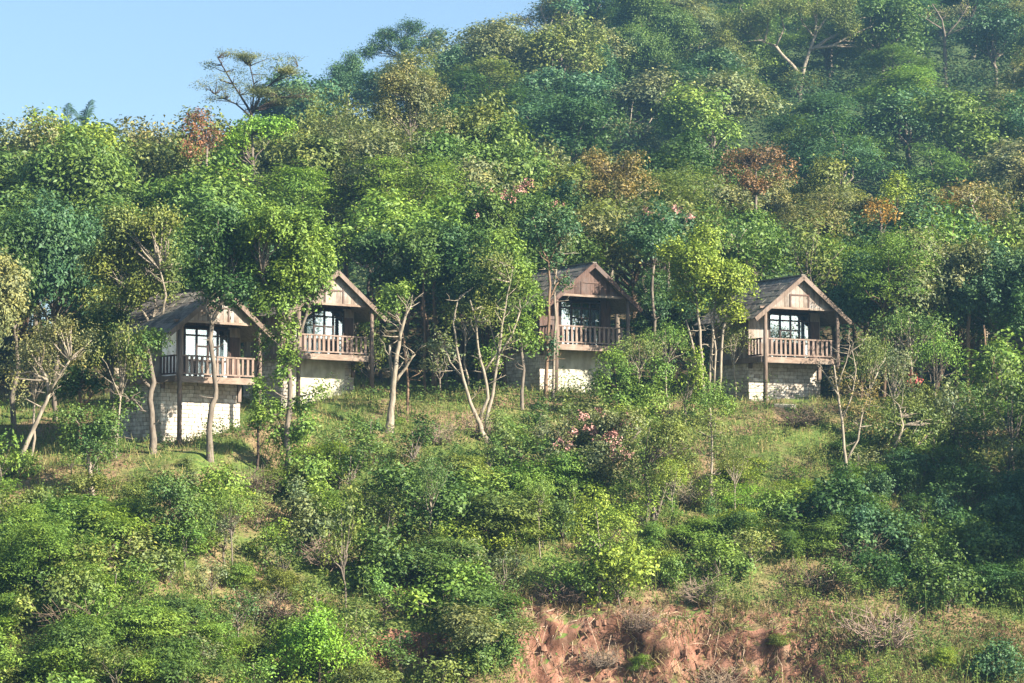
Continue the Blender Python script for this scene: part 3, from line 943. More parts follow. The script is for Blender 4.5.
# --- shrubs on the slope below the huts
def slope_zone(px, py):
    """colours, kinds, height range, and how likely something grows here"""
    if 840 < px and 470 < py < 600: return (['dark green', 'green', 'blue-green', 'green'], ['bush', 'bush', 'fernbush', 'sapling'], (1.5, 2.6), 1.0)  # dark leaf colours here put the slope's shadow into the bushes
    if 840 < px and py >= 600: return (['olive', 'yellow-green', 'dusty olive', 'green'], ['scrub', 'fernbush', 'scrub'], (.6, 1.3), .75)
    if 815 < px and py > 395: return (['dark green', 'green', 'grey-green', 'olive', 'green'], ['bush', 'fernbush', 'sapling', 'scrub'], (1.6, 3.2), 1.0)
    if 330 < px < 560 and py < 452: return (['green', 'olive', 'yellow-green'], ['scrub', 'bush'], (.5, .9), .16)
    if 640 < px < 815 and py < 470: return (['fresh green', 'olive', 'yellow-green'], ['scrub', 'bush', 'fernbush'], (.5, 1.2), .45)
    if 130 < px < 290 and py < 490: return (['olive', 'green', 'fresh green'], ['scrub', 'bush'], (.4, .9), .22)
    if px < 130 and py < 500: return (['green', 'olive', 'fresh green'], ['scrub', 'bush', 'sapling'], (.8, 1.7), .5)
    if 515 < px < 740 and py > 600: return (['yellow-green', 'fresh green', 'olive'], ['scrub', 'fernbush'], (.5, 1.0), .22)
    if 740 <= px < 960 and py > 585: return (['yellow-green', 'olive', 'dusty olive', 'olive'], ['scrub', 'fernbush', 'scrub'], (.6, 1.4), .75)
    if 640 < px < 870 and py >= 470: return (['olive', 'yellow-green', 'fresh green', 'green'], ['fernbush', 'scrub', 'bush', 'sapling'], (1.0, 2.2), 1.0)
    if 300 < px < 560: return (['green', 'grey-green', 'fresh green', 'yellow-green', 'green', 'olive'], ['bush', 'sapling', 'sapling', 'scrub', 'fernbush'], (1.5, 3.2), .9)
    if px < 150 and py > 490: return (['green', 'fresh green', 'fresh green', 'olive'], ['fernbush', 'fernbush', 'bush', 'scrub'], (1.6, 2.8), 1.0)
    return (['fresh green', 'green', 'olive', 'grey-green', 'fresh green', 'yellow-green'], ['bush', 'fernbush', 'scrub', 'sapling', 'sapling'], (1.3, 2.9), 1.0)

x = -30.0
for yy in np.arange(-41, -.5, 1.5):
    x = -30 + rnd.uniform(0, 2)
    while x < 30:
        y = float(yy) + rnd.uniform(-.8, .8)
        z = hgt(x, y)
        px, py = proj((x, y, z + .6))
        hy = float(np.interp(x, HX, HY))
        if y - hy < -2.6 and -30 < px < 1060 and 380 < py < 720:
            cols, kinds, (h0, h1), pr_ = slope_zone(px, py)
            blocked = False
            H = rnd.uniform(h0, h1)
            for (a, b, c, d) in HUTS_PX:
                tx, ty = proj((x, y, z + H))
                if a - 12 < px < b + 10 and ty < d - 4: blocked = True
            if not blocked and rnd.random() < pr_ * .95:
                kind = rnd.choice(kinds); colour = rnd.choice(cols)
                w = H * (rnd.uniform(1.0, 1.5) if kind != 'sapling' else rnd.uniform(.6, .8))
                noun = 'sapling' if kind == 'sapling' else ('shrub' if kind == 'scrub' else 'bush')
                plant(kind, x, y, H, w, colour, 'grey', 'slope', "bushes on the slope below the huts", noun, sink=.1)
        x += rnd.uniform(1.4, 2.4)

# --- dry brush
for (px, py, Y, s, col) in [(255, 470, -17, 1.1, 'grey'), (330, 520, -21, 1.2, 'pale'), (95, 500, -22, 1.1, 'grey'), (110, 555, -26, 1.3, 'grey'), (85, 610, -31, 1.4, 'grey'),
                            (440, 455, -9, .9, 'pale'), (480, 440, -7, 1.0, 'pale'), (690, 505, -13, 1.0, 'pale'), (675, 470, -9, .9, 'grey'), (820, 590, -20.6, 1.2, 'grey'),
                            (880, 655, -24, 1.5, 'pale'), (640, 640, -23.6, .9, 'grey'), (700, 612, -21.8, 1.0, 'pale'), (720, 650, -24, 1.0, 'pale'), (330, 600, -28, 1.3, 'grey'),
                            (800, 430, -4.0, 1.1, 'grey'), (855, 560, -18, 1.1, 'grey'), (560, 612, -22.4, .9, 'grey'), (600, 650, -24.2, .8, 'grey'), (270, 560, -26, 1.2, 'grey')]:
    p = pix(px, py, Y)
    o = link("dry_bush", rnd.choice(DRY))
    o.location = (p.x, Y, hgt(p.x, Y)); o.rotation_euler = (0, 0, rnd.uniform(0, 6.28)); o.scale = (s * 1.1, s * 1.1, s * .8)
    o.color = tint((.17, .125, .09) if col == 'grey' else (.26, .20, .15))
    o['group'] = "dry leafless bushes on the slope"; o['category'] = 'dry bush'
    placed.append((o, 'grey-brown' if col == 'grey' else 'pale straw', 'leafless', 'dry bush', 'slope', *proj((p.x, Y, hgt(p.x, Y) + .5)), s))

# ------------------------------------------------------------------ trees modelled one by one
def feature(name, label, Y, limbs, blobs, colour, bark='brown', leaf=(.24, .12), sig=.19, twigs=18, per=12, flat=0.0, mat=None, cat='tree', blossoms=None, bcol=None, seed=1, spread=.7, fill=.08, group=None, foliage='crown', stem='trunk', rootpx=None, branchlets=7):
    """limbs: lists of (px, py, radius px); blobs: (px, py, rx px, ry px); all stand around the depth Y with real thickness"""
    r = random.Random(seed); rng = np.random.default_rng(seed)
    if cat == 'bush':
        bark = 'dark'; branchlets = 0; limbs = [[(a, b, c * .5) for a, b, c in l] for l in limbs]
    bx, by = limbs[0][0][0], limbs[0][0][1]
    if -36 < Y < 2:              # stand the trunk where its foot meets the slope in the photo
        def miss(y):
            q = pix(bx, by, y); return abs(proj((q.x, y, hgt(q.x, y)))[1] - by) + .6 * abs(y - Y)
        Y = min((Y + k * .25 for k in range(-28, 29)), key=miss)
    m = mpp(Y)
    base = pix(bx, by, Y)
    gz = hgt(base.x, Y)
    loc = Vector((base.x, Y, gz))
    root = empty(name, loc)
    tag(root, label, cat, group)
    lines = []
    for i, lb in enumerate(limbs):
        pts, rad = [], []
        dy = 0 if i == 0 else r.uniform(-.9, .9) * spread
        for k, (px, py, rp) in enumerate(lb):
            yo = dy * (k / max(1, len(lb) - 1)) + (r.uniform(-.12, .12) if k else 0)
            p = pix(px, py, Y + yo) - loc
            pts.append(p); rad.append(rp * m * .85)
        if i == 0:
            pts.insert(0, Vector((0, 0, -.6))); rad[0] *= 1.25; rad.insert(0, rad[0] * 1.5)
        # smooth the line a little
        fine, fr = [], []
        for k in range(len(pts) - 1):
            for s in (0, .5):
                q = pts[k].lerp(pts[k + 1], s)
                if s: q += Vector((r.uniform(-1, 1), r.uniform(-1, 1), 0)) * rad[k] * .5
                fine.append(q); fr.append(rad[k] + (rad[k + 1] - rad[k]) * s)
        fine.append(pts[-1]); fr.append(rad[-1])
        lines.append((fine, fr))
    lobes, fl = [], []
    for (px, py, rx, ry) in blobs:
        rx_, ry_ = rx * m, ry * m
        c = pix(px, py, Y + r.uniform(-1, 1) * spread * max(rx_, .5)) - loc
        if max(rx_, ry_) > 1.0:          # a large mass is made of several smaller lobes
            n = int(8 + 5.0 * max(rx_, ry_))
            for k in range(n):
                d = Vector((r.gauss(0, 1), r.gauss(0, 1), r.gauss(0, 1))).normalized()
                f = r.uniform(.35, .8)
                lr = min(rx_, ry_) * r.uniform(.34, .5)
                lobes.append(((c.x + d.x * rx_ * f, c.y + d.y * (rx_ + ry_) * .5 * f, c.z + d.z * ry_ * f), (lr * 1.1, lr * 1.1, lr * .85)))
        else:
            lobes.append(((c.x, c.y, c.z), (rx_, (rx_ + ry_) * .5, ry_)))
    tips = [l[0][-1] for l in lines]
    for c, rr in lobes:              # a branch from the nearest limb to each lobe
        cv = Vector(c)
        best = min((q for l in lines[:len(limbs)] for q in l[0][2:] or l[0]), key=lambda q: (q - cv).length + (2.0 if q.z > cv.z else 0))
        if (best - cv).length < 4.0 and rr[0] > .12:
            lines.append((curve_pts(r, best, cv, 3, .08), taper(.045, .014, 3)))
    for l in list(lines[:len(limbs)]):
        for _ in range(branchlets):
            k = r.randint(len(l[0]) // 3, len(l[0]) - 1)
            q = l[0][k]
            e = q + Vector((r.uniform(-1, 1), r.uniform(-.6, .6), r.uniform(-.1, 1))).normalized() * r.uniform(.3, 1.1)
            pts = curve_pts(r, q, e, 3, .12)
            lines.append((pts, taper(min(.03, l[1][k] * .6), .008, 3)))
            e2 = pts[2] + Vector((r.uniform(-1, 1), r.uniform(-.6, .6), r.uniform(0, 1))).normalized() * r.uniform(.15, .5)
            lines.append((curve_pts(r, pts[2], e2, 2, .1), taper(.012, .006, 2)))
    t = link(stem, tube_mesh(stem, lines, M_BARK), root)
    t.color = (*BARK[bark], 1)
    if lobes:
        q = lobes_to_leaves(rng, lobes, twigs * 4.0, per * 1.5, leaf[0] * .78, leaf[1] * .78, sig, flat, fill=fill)
        c = link(foliage, quads_mesh(foliage, q, mat or M_LEAF), root)
        c.color = (*PAL[colour], 1)
    if blossoms:
        bl = []
        for (px, py, rx, ry) in blossoms:
            c = pix(px, py, Y + -.5 * spread + r.uniform(-.9, .1)) - loc
            bl.append(((c.x, c.y, c.z), (rx * m * 1.25, rx * m * 1.25, ry * m * 1.25)))
        q = lobes_to_leaves(rng, bl, 90, 12, .11, .08, .07, fill=.2)
        b = link("blossoms", quads_mesh("blossoms", q, M_BLOSSOM), root)
        b.color = (*bcol, 1)
    return root

# around the leftmost hut
feature("tree", "small twisting tree with a bright bushy head standing left of the leftmost hut", -15.5,
        [[(153, 453, 4.2), (152, 425, 3.8), (150, 400, 3.6), (154, 383, 3.4), (150, 362, 2.8), (146, 345, 2)], [(151, 388, 2.2), (141, 378, 2), (138, 368, 1.6)], [(143, 410, 1.2), (132, 398, 1.2), (126, 402, 1)]],
        [(143, 345, 20, 13), (132, 357, 13, 10), (152, 338, 12, 9), (138, 372, 9, 8), (126, 402, 15, 9), (116, 407, 8, 6), (134, 394, 7, 6)], 'green', 'grey', seed=31, twigs=30, sig=.15, leaf=(.2, .1))
feature("tree", "olive brownish crown leaning over the leftmost hut's roof, with pale forked branches", -14.2,
        [[(150, 420, 3), (152, 380, 2.8), (151, 335, 2.6), (150, 322, 2.4)], [(150, 325, 2), (142, 310, 1.8), (132, 296, 1.4)], [(151, 328, 2), (156, 308, 1.6), (154, 285, 1.3)], [(152, 330, 2), (163, 312, 1.8), (166, 296, 1.4), (160, 270, 1)]],
        [(125, 228, 30, 24), (150, 255, 32, 26), (110, 265, 28, 24), (132, 292, 28, 17), (165, 285, 18, 16), (98, 302, 20, 13), (160, 225, 22, 18), (175, 262, 14, 14)], 'olive', 'pale', seed=32, twigs=17, per=14, sig=.22, leaf=(.22, .11))
feature("tree", "dark-trunked tree rising straight in front of the leftmost hut's balcony, dark crown above", -17,
        [[(210, 461, 4.2), (209, 430, 3.6), (212, 405, 3.8), (216, 390, 3), (214, 365, 3), (210, 340, 3), (212, 322, 2.8), (220, 306, 2.6), (226, 290, 2.2)], [(212, 325, 1.6), (205, 305, 1.4), (200, 285, 1.2)]],
        [(212, 278, 28, 24), (238, 255, 26, 24), (202, 245, 22, 22), (236, 292, 22, 16), (222, 225, 24, 16), (200, 285, 14, 14), (215, 300, 14, 9)], 'dark green', 'grey', seed=33, twigs=17, per=14)
feature("tree", "leafy tree with sunlit yellow-green crown and ivy-clad trunk between the two left huts", -14.5,
        [[(290, 482, 4.5), (289, 455, 4), (287, 430, 3.6), (290, 400, 3.4), (289, 370, 3.2), (291, 340, 3), (288, 310, 2.8), (286, 280, 2.4)], [(290, 360, 2.2), (301, 330, 2.2), (309, 306, 1.8), (315, 285, 1.4)], [(289, 330, 2), (276, 300, 1.6), (262, 275, 1.2)]],
        [(285, 224, 36, 24), (310, 245, 29, 24), (262, 235, 28, 24), (298, 270, 30, 22), (265, 272, 26, 24), (322, 262, 16, 16), (274, 302, 22, 15), (300, 298, 18, 14), (318, 285, 12, 10), (290, 330, 9, 14),
         (288, 356, 10, 9), (262, 385, 9, 8), (284, 376, 10, 10), (272, 414, 17, 11), (300, 408, 13, 11), (316, 392, 9, 8), (285, 436, 18, 13), (304, 428, 12, 10), (258, 412, 8, 8), (292, 462, 12, 12)], 'fresh green', 'grey', seed=34, twigs=24, per=13, sig=.16, leaf=(.22, .11))
feature("tree", "thin dark sapling trunk with clinging leaf tufts at the leftmost hut's right corner", -15.5,
        [[(257, 470, 1.6), (258, 430, 1.4), (256, 390, 1.2), (258, 350, 1)]], [(258, 400, 8, 8), (262, 352, 8, 9), (256, 425, 6, 8), (268, 338, 10, 9)], 'green', 'dark', seed=35, twigs=30, sig=.13, leaf=(.18, .09))
feature("tree", "leaning pale-trunked tree with sparse olive crown near the left edge", -17,
        [[(18, 474, 3.4), (24, 450, 3), (33, 430, 2.8), (43, 408, 2.4), (49, 393, 2.4), (47, 380, 1.8), (40, 368, 1.2)], [(49, 393, 1.8), (60, 375, 1.5), (70, 360, 1)], [(47, 380, 1.4), (30, 372, 1.2), (12, 376, 1)]],
        [(45, 340, 32, 18), (75, 350, 26, 15), (20, 358, 22, 12), (60, 330, 24, 12), (92, 340, 14, 12), (8, 378, 12, 9), (18, 395, 9, 9)], 'dusty olive', 'pale', seed=36, twigs=18, per=9, leaf=(.18, .08), fill=.04)
feature("tree", "dark rounded little tree on a reddish stem beside the leaning pale tree", -17.5,
        [[(80, 440, 2.6), (79, 415, 2.4), (81, 400, 2), (78, 385, 1.5)], [(80, 408, 1.6), (90, 398, 1.2)]], [(80, 380, 26, 14), (62, 388, 14, 10), (98, 385, 10, 9)], 'dark green', 'orange', seed=37, twigs=24, leaf=(.2, .1), sig=.16)
feature("sapling", "bright bushy sapling on the bare slope left of the leftmost hut", -20.5,
        [[(92, 497, 3.6), (90, 465, 2.4), (86, 440, 1.8), (80, 422, 1.2)], [(91, 470, 1.4), (105, 445, 1.2), (112, 430, 1)]],
        [(70, 418, 18, 13), (95, 425, 20, 15), (112, 425, 14, 16), (90, 448, 18, 14), (75, 440, 14, 13), (106, 448, 12, 10), (95, 470, 10, 10)], 'green', 'pale', seed=38, twigs=24, leaf=(.18, .09), sig=.15, cat='sapling', foliage='foliage', stem='stem')
# the clearing between the second and third huts
feature("dead_tree", "dead bleached tree trunk forking at the top, in the grassy clearing", -9,
        [[(389, 431, 5.2), (391, 410, 4.2), (393, 388, 3.7), (396, 365, 3.1), (399, 345, 2.7), (402, 328, 2.2), (406, 314, 1.6), (411, 306, .9)], [(394, 386, 2.6), (391, 368, 2.4), (390, 345, 1.8)], [(396, 382, 2.2), (404, 370, 2), (409, 362, 1.6), (415, 354, 1.2)], [(400, 340, 2), (400, 322, 1.6), (396, 315, 1.2)]],
        [], 'green', 'pale', seed=41, cat='dead tree', spread=.5)
feature("tree", "small fresh green leafy tree standing just behind the dead bleached trunk", -3,
        [[(407, 415, 1.8), (408, 380, 1.6), (404, 340, 1.5), (398, 312, 1.2)]], [(392, 300, 13, 13), (404, 292, 9, 10), (385, 310, 8, 8), (398, 310, 8, 7)], 'fresh green', 'orange', seed=42, twigs=30, sig=.15, leaf=(.2, .1))
feature("tree", "sparse pale forked tree with twisted bare limbs in front of the third hut's left", -8.5,
        [[(487, 441, 3.6), (480, 424, 3.0), (470, 402, 2.4), (463, 378, 2.0), (457, 350, 1.6), (453, 322, 1.2), (458, 300, .8)],
         [(486, 432, 2.8), (489, 408, 2.4), (494, 385, 2.0), (499, 355, 1.7), (502, 325, 1.4), (507, 296, 1.0), (513, 268, .7)],
         [(478, 420, 2.4), (488, 398, 2.2), (484, 372, 1.9), (478, 348, 1.6), (476, 322, 1.2), (470, 300, .9)], [(499, 355, 1.5), (512, 335, 1.2), (520, 312, .9)], [(463, 378, 1.3), (450, 362, 1), (444, 345, .8)], [(484, 372, 1.2), (498, 352, 1), (490, 325, .8)]],
        [(470, 290, 20, 14), (500, 268, 22, 18), (488, 312, 22, 14), (456, 315, 14, 11), (520, 300, 14, 14), (505, 335, 13, 10), (446, 338, 9, 8), (480, 258, 18, 12)], 'olive', 'pale', seed=43, twigs=9, per=8, leaf=(.17, .08), sig=.22, fill=.03)
feature("tree", "leafy green tree between the sparse forked tree and the third hut", -2.5,
        [[(522, 410, 2.2), (524, 370, 2), (520, 330, 1.8), (516, 300, 1.5)]], [(512, 275, 22, 22), (530, 300, 15, 18), (520, 330, 14, 13), (505, 245, 20, 14), (533, 340, 10, 11)], 'fresh green', 'grey', seed=44, twigs=20)
feature("tree", "slim straight trunk crossing the third hut's left post, crown above its roof", -4.5,
        [[(546, 400, 2.4), (547, 360, 2.2), (549, 320, 2), (550, 285, 1.8), (549, 262, 1.5)], [(549, 300, 1.2), (556, 285, 1), (563, 278, .8)]], [(548, 235, 20, 18), (565, 225, 16, 13), (535, 225, 15, 14), (553, 262, 9, 7), (562, 285, 7, 6), (552, 345, 4, 9)], 'blue-green', 'orange', seed=45)
feature("tree", "second slim trunk beside the third hut's left post, pale and slightly bent", -5,
        [[(553, 398, 1.8), (554, 360, 1.7), (556, 320, 1.5), (554, 285, 1.3), (558, 255, 1)]], [(560, 240, 14, 14), (552, 225, 13, 11)], 'grey-green', 'pale', seed=46)
for i, (px, rb, rt, w, bk, lab) in enumerate([(424, 372, 295, 1.6, 'orange', "thin orange-lit trunk at the clearing's back edge, left of a stouter orange trunk"),
                                     (435, 366, 290, 2.8, 'orange', "stout straight orange-lit trunk at the clearing's shaded back edge"),
                                     (447, 372, 300, 1.4, 'grey', "thin grey trunk right of the stout orange trunk behind the clearing"),
                                     (462, 378, 300, 2.2, 'dark', "dark trunk behind the sparse forked tree's left limb"),
                                     (380, 372, 300, 1.8, 'dark', "dark slim trunk in the shade right of the second hut")]):
    feature("tree", lab, 4.5 + i * .6, [[(px, rb, w), (px + 1, rb - 30, w * .95), (px - 1, rt, w * .85), (px + 1, rt - 40, w * .6)]],
            [(px + rnd.uniform(-6, 6), rt - 48, 22, 20), (px + rnd.uniform(-12, 12), rt - 25, 16, 13)], rnd.choice(['blue-green', 'dark green', 'green']), bk, seed=60 + i, group="slim trunks behind the clearing")
# between the third and fourth huts
feature("tree", "many-stemmed tree with bright yellow-green crown left of the fourth hut", -2.5,
        [[(704, 392, 2.2), (702, 360, 2), (700, 330, 1.8), (697, 305, 1.5), (694, 280, 1.2)], [(709, 392, 1.8), (711, 355, 1.7), (713, 325, 1.5), (716, 298, 1.2)], [(719, 392, 1.9), (721, 360, 1.8), (723, 330, 1.6), (731, 305, 1.3), (737, 285, 1)], [(698, 390, 1.5), (694, 350, 1.3), (686, 320, 1.1)], [(714, 392, 1.3), (716, 350, 1.2), (710, 310, 1)]],
        [(692, 262, 27, 24), (715, 275, 24, 22), (738, 282, 16, 18), (672, 258, 16, 18), (705, 240, 20, 13), (725, 310, 18, 13), (695, 300, 15, 12), (738, 315, 9, 10), (680, 290, 10, 13)], 'yellow-green', 'pale', seed=47, twigs=22, per=14, sig=.17, leaf=(.21, .11))
feature("tree", "slim dark tree right of the third hut with a dark spreading crown", 5,
        [[(653, 385, 2.4), (652, 350, 2.2), (655, 320, 2), (652, 290, 1.8), (654, 265, 1.4)], [(653, 330, 1.6), (665, 345, 1.4), (669, 372, 1.2)]], [(650, 245, 20, 17), (632, 235, 17, 14), (660, 225, 18, 14), (664, 312, 8, 9)], 'blue-green', 'grey', seed=48)
feature("bush", "rounded bright bush hiding the lower right of the third hut's plaster base", -6,
        [[(622, 425, 3), (620, 400, 2), (615, 375, 1.4)]], [(612, 362, 14, 13), (632, 385, 24, 20), (652, 398, 20, 17), (605, 392, 18, 16), (640, 415, 28, 16), (660, 372, 13, 13), (622, 408, 20, 15), (600, 378, 9, 10)], 'fresh green', 'grey', seed=49, twigs=26, leaf=(.18, .09), sig=.15, cat='bush', foliage='foliage', stem='stem')
feature("bush", "low green bush at the foot of the stems left of the fourth hut", -5,
        [[(708, 428, 2.5), (708, 405, 1.6), (708, 390, 1.2)]], [(708, 398, 20, 15), (695, 410, 14, 10), (722, 408, 14, 11)], 'fresh green', 'grey', seed=50, twigs=30, leaf=(.16, .08), sig=.14, cat='bush', foliage='foliage', stem='stem')
feature("shrub", "half-bare shrub with dry brown leaves and pale stems right of the fourth hut", -8,
        [[(848, 502, 2.4), (847, 475, 2.1), (844, 448, 1.9), (842, 420, 1.7), (838, 395, 1.4), (834, 365, 1)], [(846, 462, 1.4), (858, 440, 1.3), (862, 415, 1), (868, 395, .9), (878, 372, .7)], [(842, 420, 1.2), (852, 395, 1), (856, 370, .8), (852, 350, .6)], [(838, 395, 1), (828, 378, .9), (822, 370, .7)], [(838, 385, .9), (846, 362, .8), (850, 345, .6)]],
        [(848, 385, 16, 14), (862, 405, 18, 16), (845, 410, 14, 12), (870, 385, 12, 12), (872, 425, 14, 12), (838, 378, 9, 9)], 'golden brown', 'pale', seed=51, twigs=13, per=8, leaf=(.15, .07), sig=.16, cat='shrub', foliage='foliage', stem='stem')
feature("tree", "straight bare brown trunk under dark crowns near the right edge", -1.5,
        [[(967, 404, 2.6), (967, 375, 2.5), (968, 345, 2.4), (969, 318, 2.2), (970, 290, 1.6)]], [(972, 262, 24, 20), (955, 275, 16, 14), (985, 285, 14, 12)], 'grey-green', 'orange', seed=52)
feature("tree", "fresh green sapling tree with loose sunlit leaves right of the bare brown trunk", -3,
        [[(992, 418, 2), (990, 390, 1.7), (987, 360, 1.5), (984, 325, 1.2)]], [(985, 375, 16, 18), (1003, 385, 15, 15), (998, 355, 15, 13), (978, 395, 10, 10), (1008, 365, 10, 10)], 'fresh green', 'orange', seed=53, twigs=24, sig=.16, leaf=(.2, .1))
feature("tree", "leaning thin pale tree on the dark right slope above dense bushes", -13,
        [[(884, 476, 2.4), (890, 458, 2.2), (898, 440, 1.9), (903, 425, 1.5), (900, 408, 1)], [(898, 440, 1.3), (912, 450, 1.1), (924, 462, .8)]], [(905, 412, 26, 18), (930, 425, 24, 18), (885, 420, 18, 14), (915, 440, 18, 12)], 'olive', 'pale', seed=54, twigs=16, per=11, leaf=(.18, .09))
# flowering shrub and neighbours in the middle of the slope
feature("flowering_shrub", "large dark shrub covered in pink blossom clusters in the middle of the slope", -12.5,
        [[(605, 500, 3), (603, 470, 2.6), (600, 445, 2)], [(603, 475, 2), (625, 450, 1.6), (640, 430, 1.2)], [(603, 475, 2), (575, 455, 1.6), (560, 440, 1.2)]],
        [(600, 425, 28, 18), (630, 425, 18, 16), (568, 440, 24, 18), (590, 455, 30, 20), (620, 452, 22, 16), (555, 465, 16, 16), (600, 480, 24, 15)], 'grey-green', 'grey', seed=55, twigs=22, leaf=(.19, .1), sig=.16, cat='shrub',
        blossoms=[(627, 418, 6, 5), (621, 424, 5, 4), (612, 437, 7, 5), (604, 443, 8, 4), (614, 445, 6, 4), (626, 453, 6, 5), (613, 457, 5, 4), (582, 417, 5, 4), (588, 428, 4, 3), (574, 434, 4, 3), (569, 447, 4, 4), (596, 432, 3, 3), (640, 478, 4, 6), (602, 414, 5, 4), (560, 440, 4, 4)], bcol=(.40, .20, .165), foliage='foliage', stem='stem')
feature("tree", "thick grey-stemmed olive tree right of the pink-flowering shrub", -12.5,
        [[(653, 526, 4.2), (651, 505, 3.8), (648, 487, 3.2), (646, 470, 2.4)], [(655, 526, 1.6), (662, 500, 1.4), (668, 480, 1.1)]], [(660, 432, 24, 18), (640, 455, 22, 18), (672, 458, 20, 18), (655, 478, 18, 12), (682, 440, 13, 13)], 'olive', 'grey', seed=56, twigs=17, per=11, leaf=(.18, .09))
feature("tree", "yellow-leaved slender tree with a pale stem just above the red earth bank", -20.8,
        [[(599, 607, 2.4), (599, 580, 2.2), (599, 562, 1.6), (600, 548, 1.0)]], [(595, 505, 22, 18), (618, 530, 20, 15), (590, 540, 20, 14), (630, 552, 14, 10), (612, 560, 18, 12), (578, 520, 13, 14), (600, 575, 18, 9)], 'yellow-green', 'pale', seed=57, twigs=24, per=10, leaf=(.16, .08), sig=.15)
feature("tree", "thin white-stemmed young tree with a pale olive top below the fourth hut's left", -10,
        [[(711, 500, 1.9), (711, 475, 1.7), (712, 450, 1.5), (711, 425, 1.2), (710, 408, .9)]], [(708, 420, 16, 13), (722, 432, 12, 11), (696, 430, 12, 11), (712, 445, 12, 9)], 'olive', 'pale', seed=58, twigs=18, per=9, leaf=(.16, .08))
feature("bush", "vivid fresh green round bush on the grass below the fourth hut", -11.5,
        [[(745, 518, 2.5), (745, 505, 1.6), (745, 495, 1)]], [(745, 497, 22, 13), (730, 503, 14, 10), (760, 505, 13, 10)], 'lime green', 'grey', seed=59, twigs=40, leaf=(.13, .05), sig=.15, flat=.5, mat=M_FINE, cat='bush', foliage='foliage', stem='stem')
feature("bush", "bright ferny green tree-like bush at the bottom edge, left of centre", -33,
        [[(318, 690, 4), (320, 660, 2.5), (325, 635, 1.6)]], [(320, 640, 34, 24), (345, 655, 24, 18), (290, 655, 24, 18), (330, 672, 40, 16), (318, 615, 16, 10)], 'lime green', 'grey', seed=71, twigs=28, leaf=(.17, .085), sig=.16, cat='bush', foliage='foliage', stem='stem')
feature("bush", "dark glossy rounded bush left of the red earth bank", -26,
        [[(492, 672, 3), (492, 650, 2), (490, 635, 1.4)]], [(490, 640, 26, 20), (505, 655, 18, 15), (475, 660, 18, 15), (492, 670, 26, 12)], 'green', 'grey', seed=72, twigs=30, leaf=(.17, .1), sig=.14, cat='bush', foliage='foliage', stem='stem')
feature("bush", "large bright ferny thicket bush filling the lower left corner area", -31,
        [[(45, 610, 4), (48, 575, 2.6), (50, 550, 1.8)]], [(40, 540, 42, 26), (75, 570, 30, 22), (15, 570, 30, 24), (50, 595, 42, 18), (25, 520, 22, 15), (90, 548, 16, 14)], 'fresh green', 'grey', seed=73, twigs=24, per=20, leaf=(.14, .05), sig=.2, flat=.6, mat=M_FINE, cat='bush', foliage='foliage', stem='stem')
feature("bush", "deep green leafy bush with a shaded hollow on its left, lower left slope", -22,
        [[(165, 560, 3), (168, 530, 2), (170, 505, 1.5)]], [(165, 490, 24, 18), (182, 505, 22, 18), (150, 512, 16, 16), (195, 520, 20, 16), (170, 535, 26, 16)], 'green', 'grey', seed=74, twigs=26, leaf=(.17, .085), sig=.15, cat='bush', foliage='foliage', stem='stem')
feature("bush", "blue-green young bush at the bottom right corner", -27,
        [[(1000, 690, 3), (1000, 665, 2), (998, 650, 1.3)]], [(1000, 655, 18, 14), (985, 668, 14, 12), (1012, 670, 16, 12)], 'blue-green', 'grey', seed=75, twigs=32, leaf=(.2, .1), sig=.15, cat='bush', foliage='foliage', stem='stem')
feature("flowering_shrub", "shrub with red flower clusters right of the half-bare brown shrub", -5,
        [[(910, 428, 2), (911, 405, 1.6), (912, 390, 1.1)]], [(912, 392, 18, 14), (900, 408, 16, 12), (925, 405, 14, 12)], 'olive', 'grey', seed=76, twigs=22, leaf=(.17, .085), sig=.16, cat='shrub',
        blossoms=[(912, 377, 5, 5), (917, 383, 5, 5), (908, 386, 4, 3)], bcol=(.55, .12, .10), foliage='foliage', stem='stem')
# crowns that stand out along the forest's upper edge
def ftree(label, Y, px, rb, blobs, colour, seed, bark='grey', **kw):
    p = pix(px, 300, Y); g = hgt(p.x, Y); _, gy = proj((p.x, Y, g))
    cx = sum(b[0] for b in blobs) / len(blobs); cy = sum(b[1] for b in blobs) / len(blobs)
    return feature(kw.pop('name', "tree"), label, Y, [[(px, gy, 3.2), ((px * 2 + cx) / 3, (gy * 2 + cy) / 3, 2.8), ((px + cx * 2) / 3, (gy + cy * 2) / 3, 2.2), (cx, cy, 1.4)]] + kw.pop('limbs', []), blobs, colour, bark, seed=seed, **kw)
ftree("vivid lime green tree crown below the feathery skyline acacia", 27, 255, 0, [(238, 140, 18, 9), (262, 130, 24, 11), (282, 128, 14, 10), (250, 128, 16, 7), (228, 148, 9, 7)], 'lime green', 81, twigs=16)
ftree("rust-brown leafed tree at the forest's upper edge, left of the lime crown", 23, 200, 0, [(200, 125, 15, 14), (195, 145, 12, 12), (212, 140, 10, 12), (222, 175, 9, 9)], 'rust-brown', 82, twigs=13, per=10, leaf=(.24, .12))
ftree("tall olive-brown tree crown at the upper forest edge, left of centre", 30, 410, 0, [(400, 85, 22, 18), (425, 95, 20, 20), (385, 110, 20, 18), (410, 125, 28, 20), (440, 125, 16, 16), (405, 68, 12, 9)], 'dusty olive', 83, twigs=11, per=11)
ftree("golden-brown drying tree crown above and right of the third hut", 18, 618, 0, [(600, 165, 24, 16), (628, 170, 24, 18), (612, 195, 32, 18), (645, 190, 16, 14), (590, 190, 14, 12)], 'golden brown', 84, twigs=11, per=10)
